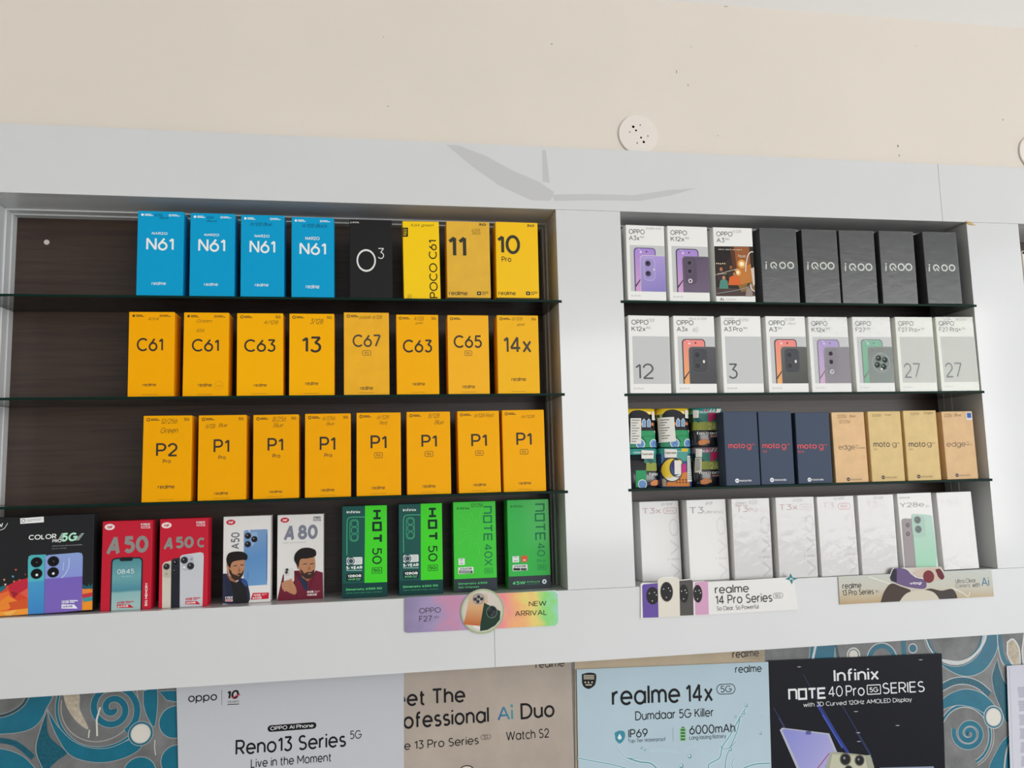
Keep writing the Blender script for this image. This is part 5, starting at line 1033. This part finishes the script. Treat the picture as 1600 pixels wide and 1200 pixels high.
f = tin(xt[0], zu, BK2, YEL, 'upper yellow lidded tin half hidden by the white upright', 119, 308); bird(f, -286, 0); p = f.part('price_label'); cards(p, 208, 168, 254, 242, 8); p.done()
p = f.part('text_label'); p.rect(30, 226, 118, 440, '#e4e2da', 8); [p.rect(40, 240+22*i, 104-(i % 3)*14, 246+22*i, '#77746c', 9) for i in range(9)]; p.done()
f = tin(xt[1], zu, BK2, YEL, 'upper yellow lidded tin with a large white text label', 405, 308); bird(f, 0, 0); p = f.part('price_label'); cards(p, 484, 162, 540, 230, 8); p.done()
p = f.part('text_label'); p.poly([(268, 226), (392, 220), (408, 424), (280, 434)], '#e4e2da', 8); [p.line([(284+i, 246+22*i), (352-(i % 3)*18+i, 243+22*i)], 7, '#77746c', 9) for i in range(8)]; p.done()
f = tin(xt[2], zu, BK2, TE, 'upper teal lidded tin beside the navy boxes', 690, 308); city(f, 0, 0)
p = f.part('price_label'); cards(p, 562, 165, 604, 232, 8); p.poly([(752, 150), (800, 152), (780, 190), (744, 205)], '#e9e6df', 8); p.done()
# ------------------------------------------------------------------ cardboard shelf strips
def board(name, outline, m, label, group, thick=.0012, y=-.0021, roll=0.0, cat='promo strip'):
    """flat card: outline in pixels of the photograph laid on the plane just in front of the fascia"""
    pts = [at(px_, py_, y) for px_, py_ in outline]
    cx = sum(p.x for p in pts)/len(pts); zb = min(p.z for p in pts)
    mw = Matrix.Translation((cx, y, zb)) @ Matrix.Rotation(roll, 4, 'Y')
    r = empty(name, mw); tag(r, label, cat, group); inv = mw.inverted(); lc = [inv @ p for p in pts]
    prism_obj('card', [(p.x, p.z) for p in lc], 0, thick, m, r)
    xs, zs = [p.x for p in lc], [p.z for p in lc]
    return Face(r, mw, (min(xs), max(xs), min(zs), max(zs)))
SG = 'promo strips along the ledge'
CW = mat('#e9e8e6', .35)
f = board('promo_strip', [(632, 937.5), (637, 935.5), (867, 922.5), (871, 924.5), (872.5, 973), (870, 976), (638, 989.5), (634, 987.5)], CW, 'shiny rainbow strip with a round picture of two phones', SG, roll=.006)
f.vw(*V7); p = f.part('rainbow_foil', label='holographic rainbow foil')
p.rr(153, 815, 1358, 1147, 40, grad(f.cv(150, 1100), f.cv(1370, 900), [(0, '#8d83a6'), (.2, '#a596bc'), (.32, '#c78fae'), (.42, '#b79cc0'), (.58, '#f0909c'), (.72, '#f2b27c'), (.82, '#ecd47a'), (.92, '#8fdc7c'), (1, '#9fd8c0')], rough=.25, wob=.28), 1); p.done()
lettering(f, [('OPPO', 275, 943, 444, 993, '#3c2f3c', {'lay': 3}), ('F27', 275, 1008, 374, 1058, '#3c2f3c', {'lay': 3}), ('5G', 392, 1010, 430, 1030, '#3c2f3c', {'lay': 3}), ('NEW', 1132, 892, 1268, 938, '#33281f', {'lay': 3, 'bold': .006}), ('ARRIVAL', 1024, 962, 1270, 1016, '#33281f', {'lay': 3, 'bold': .006})], 'lettering')
c = at(754, 955, -.0030); rr_ = .0417
disc('picture_disc', (0, 0, 0), rr_, .0010, mat('#c8cfb8', .3), f.root, n=64)
dk = f.root.children[-1] if f.root.children else None
dsc = [o for o in bpy.data.objects if o.name.startswith('picture_disc')][-1]; lc = f.mw.inverted() @ c; dsc.location = lc
df = Face(f.root, f.mw, None); df.y = lc.y-.0006; df.vw(*V7); p = df.part('printed_phone', parent=None, label='printed gold phone and dark green phone')
p.arc(770, 975, 164, 12, '#a8b892', 1, n=48); p.circ(770, 975, 150, '#d5cbc0', 1, n=48)
p.poly([(668, 838), (806, 842), (812, 905), (790, 920), (748, 1090), (622, 1078), (650, 960)], grad(df.cv(720, 840), df.cv(690, 1080), [(0, '#c9bcae'), (.45, '#d9a878'), (1, '#c06a34')]), 3); p.circ(738, 878, 46, '#8d8478', 4, ry=42); p.circ(738, 878, 40, '#b7aea2', 5, ry=36); [lens(p, x, y, 14, lay=6) for x, y in ((712, 880), (738, 862), (762, 878), (733, 898))]
p.poly([(782, 908), (910, 975), (905, 1040), (870, 1085), (810, 1120), (750, 1130), (752, 1080)], '#1f3a2c', 4); p.circ(842, 980, 44, '#5e7a6c', 5, ry=48); p.circ(842, 980, 38, '#18261f', 6, ry=42); [lens(p, x, y, 15, lay=7) for x, y in ((825, 960), (860, 985), (848, 1006))]; p.poly([(690, 1078), (750, 1088), (752, 1125), (700, 1100)], '#e4e2dc', 2); p.done()
V85 = (970, 750, 4.8)
o2 = [(1001, 966.6), (1001, 913), (1004, 910.5), (1027, 911.5), (1028, 905), (1033, 902), (1052, 900.6), (1058.5, 903), (1060.5, 907), (1064, 906), (1078, 904.5), (1082, 909), (1100, 907.6), (1103.5, 910), (1232, 902), (1241, 912), (1247, 952.5)]
f = board('promo_strip', o2, CW, 'white cut out sign showing four phones in a row', SG, roll=.004)
f.vw(*V85); p = f.part('printed_phone', label='four printed phones, purple, white, grey and pink')
for x0, y0, x1, y1, c, cc, ly in ((553, 762, 656, 1012, '#d6a3c4', (577, 853, 34, 62), 2), (430, 752, 542, 1018, '#55524f', (472, 852, 34, 64), 4), (160, 778, 288, 1034, '#6a52a4', (238, 868, 48, 62), 2), (276, 736, 440, 1030, '#e4dfd3', (343, 838, 46, 68), 6)):
    p.poly([(x0, y0+16), (x0+10, y0+4), (x1-14, y0-4), (x1-2, y0+8), (x1+4, y1-4), (x0+6, y1)], c, ly); a, b, r1, r2 = cc; p.circ(a, b, r1+4, '#b9b19c' if ly == 6 else c, ly+1, ry=(r2+4)); p.circ(a, b, r1, '#262628', ly+1, ry=r2)
    for dx, dy in ((-.5, -.3), (.3, -.4), (.6, -.1), (-.05, .62)): p.circ(a+r1*dx, b+r2*dy, 4, '#e8e6e0', ly+2, n=8)
p.done()
lines(f, [('realme', 706, 850, 962, 52, '#3c3b3a', .008), ('14 Pro Series', 712, 930, 1138, 56, '#3c3b3a', .008), ('So Clear, So Powerful', 722, 979, 1034, 27, '#55534f', 0), ('5G', 1158, 879, 1200, 21, '#55534f', 0)], V85)
f.vw(*V85); p = f.part('lettering_frame'); p.rro(1143, 846, 1214, 888, 20, 3, '#6a6864'); p.done()
p = Face(f.root, f.mw, None).vw(*V85).part('star_badge', label='teal four pointed star'); p.poly([(1271, 697), (1288, 730), (1324, 740), (1290, 752), (1284, 783), (1266, 752), (1234, 742), (1262, 728)], '#2f7f86', 4); p.text('Ai', 1264, 730, 1290, 752, '#d8ecec', 5, bold=.02); p.done()
V86 = (1250, 750, 4.5714)
o3 = [(1312.3, 944.7), (1310, 902), (1390, 897.5), (1398, 889), (1402, 887.5), (1470, 885.5), (1475, 892.5), (1546, 889.5), (1553, 931.6)]
f = board('promo_strip', o3, mat('#cfc9bc', .3), 'glossy beige sign with purple phones wrapped in fabric', SG, roll=.002)
f.vw(*V86); p = f.part('printed_artwork', label='printed fabric, purple phones and red discs')
p.poly([(273, 690), (1365, 635), (1390, 835), (285, 895)], grad(f.cv(800, 660), f.cv(810, 880), [(0, '#c6cbc4'), (.5, '#c9c6b8'), (.8, '#c2b294'), (1, '#b9a07a')], wob=.15), 1)
p.line([(490, 690), (700, 760), (860, 840)], 5, '#eceae4', 3); p.poly(curve([(574, 880), (600, 800), (650, 740), (720, 760), (790, 790), (740, 830), (705, 876)]), '#4a3d36', 3); p.poly(curve([(880, 790), (930, 775), (1010, 790), (1090, 780), (1118, 852), (1000, 858), (930, 830)]), '#46403c', 3)
p.poly(curve([(640, 690), (668, 632), (700, 625), (760, 640), (800, 680), (860, 700), (900, 730), (890, 775), (800, 770), (720, 750), (650, 720)]), '#6d5a84', 4); p.poly([(640, 690), (668, 632), (690, 640), (690, 730), (650, 720)], '#2e2a3a', 5); p.text('vlog', 785, 725, 868, 752, '#e6e2ea', 6, bold=.05, shear=.2)
p.poly(curve([(800, 670), (850, 640), (960, 625), (1010, 650), (1030, 700), (960, 720), (900, 715)]), '#cfbcae', 4); p.circ(918, 690, 40, '#7a3038', 5); p.poly(curve([(965, 640), (1000, 636), (1030, 690), (1010, 712), (985, 690)]), '#6a2a34', 5); p.line(curve([(640, 690), (672, 628), (760, 636), (820, 690), (880, 704)]), 5, '#e9e6e8', 6); p.poly(curve([(705, 876), (760, 810), (860, 785), (950, 800), (1000, 858)]), '#d3ccbc', 4); p.line(curve([(1080, 770), (1150, 800), (1200, 830), (1210, 800)]), 5, '#efece4', 5); p.done()
lines(f, [('realme', 304, 776, 440, 34, '#33332f', .008), ('13 Pro Series', 304, 824, 528, 32, '#33332f', .008), ('5G', 540, 802, 562, 12, '#55534f', 0), ('Ultra Clear', 1112, 737, 1256, 24, '#6a6e70', 0), ('Camera', 1112, 769, 1215, 22, '#8f9290', 0), ('with', 1232, 766, 1286, 28, '#6a6e70', 0), ('Ai', 1298, 758, 1352, 52, '#3f7fa0', 0)], V86)
# ------------------------------------------------------------------ posters on the tiled wall
PG = 'posters on the tiled wall'
def poster(outline, y, m, label, roll):
    f = board('poster', outline, m, label, PG, thick=.0006, y=y, roll=roll, cat='poster'); return f
BLK = '#17171a'
f = poster([(275, 1050), (631, 1030), (631.5, 1330), (282, 1345)], .1545, mat('#caccd2', .55, bump=.25, bscale=7), 'pale grey poster with black lettering, hanging over the tiles and the first beige poster', 0.0)
V7b = (0, 980, 2.5)
lines(f, [('oppo', 735, 291, 848, 29, BLK, .012), ('Reno13 Series', 920, 497, 1352, 52, BLK, .012), ('5G', 1368, 436, 1413, 29, BLK, 0), ('Live in the Moment', 980, 548, 1293, 31, BLK, .006)], V7b)
lettering(f, [('10', 888, 244, 934, 282, BLK, {'bold': .05, 'shear': .1}), ('YEARS', 888, 285, 934, 297, BLK)], 'anniversary_logo', V7b)
p = f.part('logo_lines'); p.line([(866, 246), (866, 304)], 2, '#77777c'); p.line([(888, 302), (934, 300)], 3, BLK); p.line([(905, 276), (938, 262)], 5, '#c2475a', 3); p.done()
p = f.part('black_pill', label='black pill with white lettering'); p.rr(1045, 370, 1236, 410, 16, BLK, 1); p.text('OPPO AI Phone', 1056, 376, 1225, 403, '#f2f2f4', 2, bold=.01); p.done()
p = f.part('printed_phone'); p.rr(1040, 590, 1180, 900, 20, '#9aa4b4', 1); p.rr(1190, 600, 1330, 900, 20, '#d4d8e4', 1); p.done()
V8b = (600, 980, 5.0)
f = poster([(560, 1020), (891.5, 1002), (900.5, 1322), (565, 1342)], .1565, mat('#bbaea2', .5, mottle=.14, mscale=9, bump=.3, bscale=9), 'beige poster with large black lettering, cut off by the pale grey poster', .0)
lines(f, [('realme', 1185, 318, 1410, 53, BLK, 0), ('Meet The', -40, 626, 637, 106, BLK, .016), ('Professional', 10, 799, 822, 108, BLK, .016), ('Duo', 1068, 712, 1334, 102, BLK, .016), ('realme 13 Pro Series', -70, 975, 742, 58, BLK, .004), ('5G', 778, 870, 814, 22, BLK, 0), ('Watch S2', 955, 884, 1290, 62, BLK, .004)], V8b)
p = f.part('ai_logo', label='blue green gradient lettering with a star'); p.text('Ai', 888, 615, 1006, 728, grad(f.cv(890, 700), f.cv(1006, 640), [(0, '#2a62a8'), (1, '#3fa0a0')]), 2, bold=.006); p.poly([(997, 598), (1001, 606), (1014, 611), (1001, 616), (996, 626), (991, 616), (978, 612), (992, 606)], '#3fa0a0', 2); p.done()
p = f.part('pill_outline'); p.rro(757, 838, 834, 878, 18, 3, BLK); p.line([(890, 836), (890, 890)], 1.5, '#8d8474'); p.done()
p = f.part('printed_watch'); p.arc(645, 1130, 60, 8, '#3c3834', 1, ry=46); p.circ(645, 1130, 54, '#e0d8c8', 1, ry=40); p.done()
V9b = (880, 980, 4.706)
f = poster([(897.5, 1012), (1194, 992), (1199, 1292), (900, 1310)], .1585, mat('#c6b59b', .5, mottle=.12, mscale=9), 'beige poster mostly covered by the pale blue one', .0)
lines(f, [('realme', 1245, 224, 1440, 46, BLK, .006)], V9b)
p = f.part('glossy_tape', label='strip of clear tape'); p.poly([(1300, 150), (1485, 150), (1485, 245), (1330, 235)], WRAP, 5); p.done()
f = poster([(901, 1046), (1200.5, 1034), (1209, 1330), (906, 1345)], .1548, mat('#bcd2de', .42, mottle=.05, mscale=6, bump=.3, bscale=8), 'pale blue poster with a water splash', .026)
lines(f, [('realme', 1265, 334, 1460, 46, BLK, .006), ('realme', 358, 570, 862, 117, BLK, .012), ('14x', 904, 548, 1100, 112, BLK, .012), ('5G', 1158, 478, 1240, 40, BLK, 0), ('Dumdaar 5G Killer', 530, 682, 1105, 55, BLK, .004), ('IP69', 480, 811, 622, 52, BLK, .008), ('Top-Tier Waterproof', 478, 849, 752, 23, '#33424a', 0), ('6000mAh', 928, 786, 1266, 54, BLK, .006), ('Long-lasting Battery', 928, 827, 1198, 25, '#33424a', 0)], V9b)
f.vw(*V9b); p = f.part('pill_outline'); p.rro(1130, 416, 1262, 494, 40, 5, BLK, 1); p.line([(806, 738), (808, 836)], 2, '#6a7a84', 1); p.done()
p = f.part('shield_badge', label='black shield badge'); p.poly(curve([(136, 346), (188, 334), (240, 346), (238, 410), (222, 436), (186, 454), (152, 438), (138, 410)], 4), '#1a1a1a', 1); [p.rect(150, 352+12*i, 228, 358+12*i, '#d8d2c0', 2) for i in range(3)]; [p.poly([(x, 396), (x+8, 410), (x-8, 410)], '#d8d2c0', 2) for x in (162, 186, 212)]; p.rect(164, 420, 210, 428, '#d8d2c0', 2); p.done()
p = f.part('waterproof_icon', label='teal shield with a drop'); p.poly(curve([(378, 776), (415, 760), (452, 772), (450, 820), (416, 856), (384, 828)], 4), '#3f8fa4', 1); p.poly(curve([(414, 782), (430, 812), (414, 828), (399, 812)], 4), '#e8f2f4', 2); p.done()
p = f.part('battery_icon', label='green battery'); p.rr(858, 740, 902, 838, 6, '#9cc89c', 1); p.rect(870, 732, 890, 742, '#3f7a4a', 1); [p.rect(864, 748+23*i, 896, 762+23*i, '#2f7a3c', 2) for i in range(4)]; p.done()
p = f.part('water_splash'); A, B2, C2 = '#7fb0be', '#5a98aa', '#d4e8ee'
for pts, w, c in (([(95, 960), (250, 990), (360, 1010), (480, 1040)], 9, B2), ([(390, 880), (430, 930), (470, 960), (560, 960), (610, 930), (590, 900)], 8, A), ([(470, 960), (560, 990), (640, 1000), (690, 1040)], 14, B2), ([(640, 910), (720, 905), (800, 912), (850, 930)], 5, A), ([(1340, 600), (1290, 680), (1230, 790), (1170, 880), (1150, 960), (1070, 1010), (1080, 1060)], 16, A), ([(1300, 660), (1280, 760), (1240, 860), (1200, 960), (1190, 1060)], 10, B2), ([(1150, 870), (1185, 895), (1230, 880), (1270, 840)], 7, B2), ([(1260, 960), (1240, 1010), (1260, 1060)], 10, A), ([(1270, 1060), (1400, 1010), (1520, 1000)], 12, B2), ([(890, 920), (940, 880), (1000, 880), (1040, 930), (1110, 950)], 6, A)):
    p.line(curve(pts), w+5, C2, 1); p.line(curve(pts), w*.6, c, 2)
p.done()
for x, y, r in ((1345, 575, 11), (1328, 632, 9), (1265, 655, 8), (1450, 780, 10), (575, 885, 9), (930, 950, 14), (870, 1020, 14), (1460, 655, 5), (1310, 650, 8), (1230, 900, 10), (600, 900, 8)): p = f.part('water_drop'); p.circ(x, y, r, B2, 3, n=12); p.circ(x-r*.2, y-r*.2, r*.6, C2, 4, n=10); p.done()
V10 = (1180, 980, 3.81)
f = poster([(1200.5, 1032.5), (1471.5, 1021), (1480, 1315), (1208, 1330)], .1552, mat('#1d1e26', .3, .12, bump=.35, bscale=6), 'dark poster with white lettering and tilted phones', .024)
f.vw(*V10); p = f.part('light_beams', label='blue beams of light')
for a, b, w, c in (((285, 280), (560, 760), 3, '#3a3f66'), ((370, 460), (560, 760), 16, '#2f3f94'), ((400, 520), (520, 720), 7, '#4a62c4'), ((520, 470), (690, 760), 4, '#34406e'), ((110, 480), (250, 720), 4, '#38406a'), ((140, 540), (240, 720), 3, '#4a5480'), ((600, 620), (700, 790), 4, '#34406e')): p.line([a, b], w, c, 1)
p.done()
p = f.part('printed_phone', label='printed lilac screen and silver phone back')
p.poly([(146, 612), (160, 598), (440, 632), (580, 960), (300, 960)], '#b9bccb', 3); p.poly([(160, 614), (172, 606), (432, 640), (560, 960), (320, 960)], grad(f.cv(200, 620), f.cv(480, 840), [(0, '#8f93d8'), (.6, '#a4a4dc'), (1, '#b8b4e0')]), 4); p.rr(300, 616, 332, 640, 8, '#5c5f9a', 5)
p.poly(curve([(370, 960), (440, 770), (448, 745), (480, 742), (660, 762), (690, 775), (740, 960)], 3), '#a9aa98', 6); p.poly([(458, 755), (650, 770), (700, 960), (420, 960)], '#c6c6ae', 7); p.line([(372, 838), (440, 750)], 4, '#b83a4a', 8)
for x, y, r in ((536, 785, 34), (620, 792, 30), (555, 850, 26)): lens(p, x, y, r, '#1d1d20', '#6a6a60', 8)
p.poly([(740, 836), (1060, 828), (1130, 960), (780, 960)], '#8f98ae', 3); p.done()
WP = '#eceef0'
lines(f, [('Infinix', 468, 321, 736, 58, WP, .014), ('40', 436, 413, 522, 52, WP, -.004), ('Pro', 540, 409, 652, 52, WP, 0), ('SERIES', 760, 394, 1010, 52, WP, 0), ('with 3D Curved 120Hz AMOLED Display', 287, 474, 934, 21, WP, 0)], V10)
p = f.part('model_lettering'); p.strokes('nOTE', 203, 363, 416, 430, 11, WP, 3); p.done(); p = f.part('network_badge'); p.rro(668, 342, 744, 400, 4, 5, WP, 3); p.text('5G', 681, 356, 732, 388, WP, 3, bold=.02); p.done()
for x, y in ((848, 585), (614, 628), (618, 680), (600, 502), (262, 236), (985, 194)): p = f.part('pin_crease', label='small white crease in the dark poster'); p.poly([(x-16, y), (x, y-3), (x+14, y-1), (x, y+3)], '#b9bcc4', 4); p.done()
f = board('notice_sheet', [(1573, 1040.5), (1700, 1031), (1706, 1300), (1582, 1310)], mat('#d5d6e2', .5), 'white printed sheet at the picture edge, taped over the tiles', None, thick=.0006, y=.1552, cat='notice')
f.vw(1440, 880, 3.75); p = f.part('printed_text'); p.line([(514, 610), (536, 1200)], 1.5, '#9a9cae'); [p.line([(562+(i//4 % 2)*4+(i*.42), 730+9*i), (640, 724+9*i)], 4, '#a4a6b6') for i in range(54) if i % 9 not in (7, 8)]; p.done()
# ------------------------------------------------------------------ the next bay, just visible at the edge of the picture
c = at(1597, 392, .02); z0 = SHZ['R1']
o = box_obj('glass_shelf', (P2R+.001, 2.4, -.0015, BACK-.008, z0-GT, z0), EDGE); tag(o, 'glass shelf in the next bay, beyond the wide plain upright', 'shelf', 'glass shelves in the cabinet bays')
PLACE['far'] = ('R1', c.x+.0425, .02, .085, c.z-z0, 0, 0, 0)
f = phone_box('far', '#e9e0d2', 'cream phone box just showing in the next bay, past the plain upright', None); f.vw(*PX); p = f.part('printed_dot'); p.circ(1599.5, 395, 2, '#1d1a18', 2); p.done()
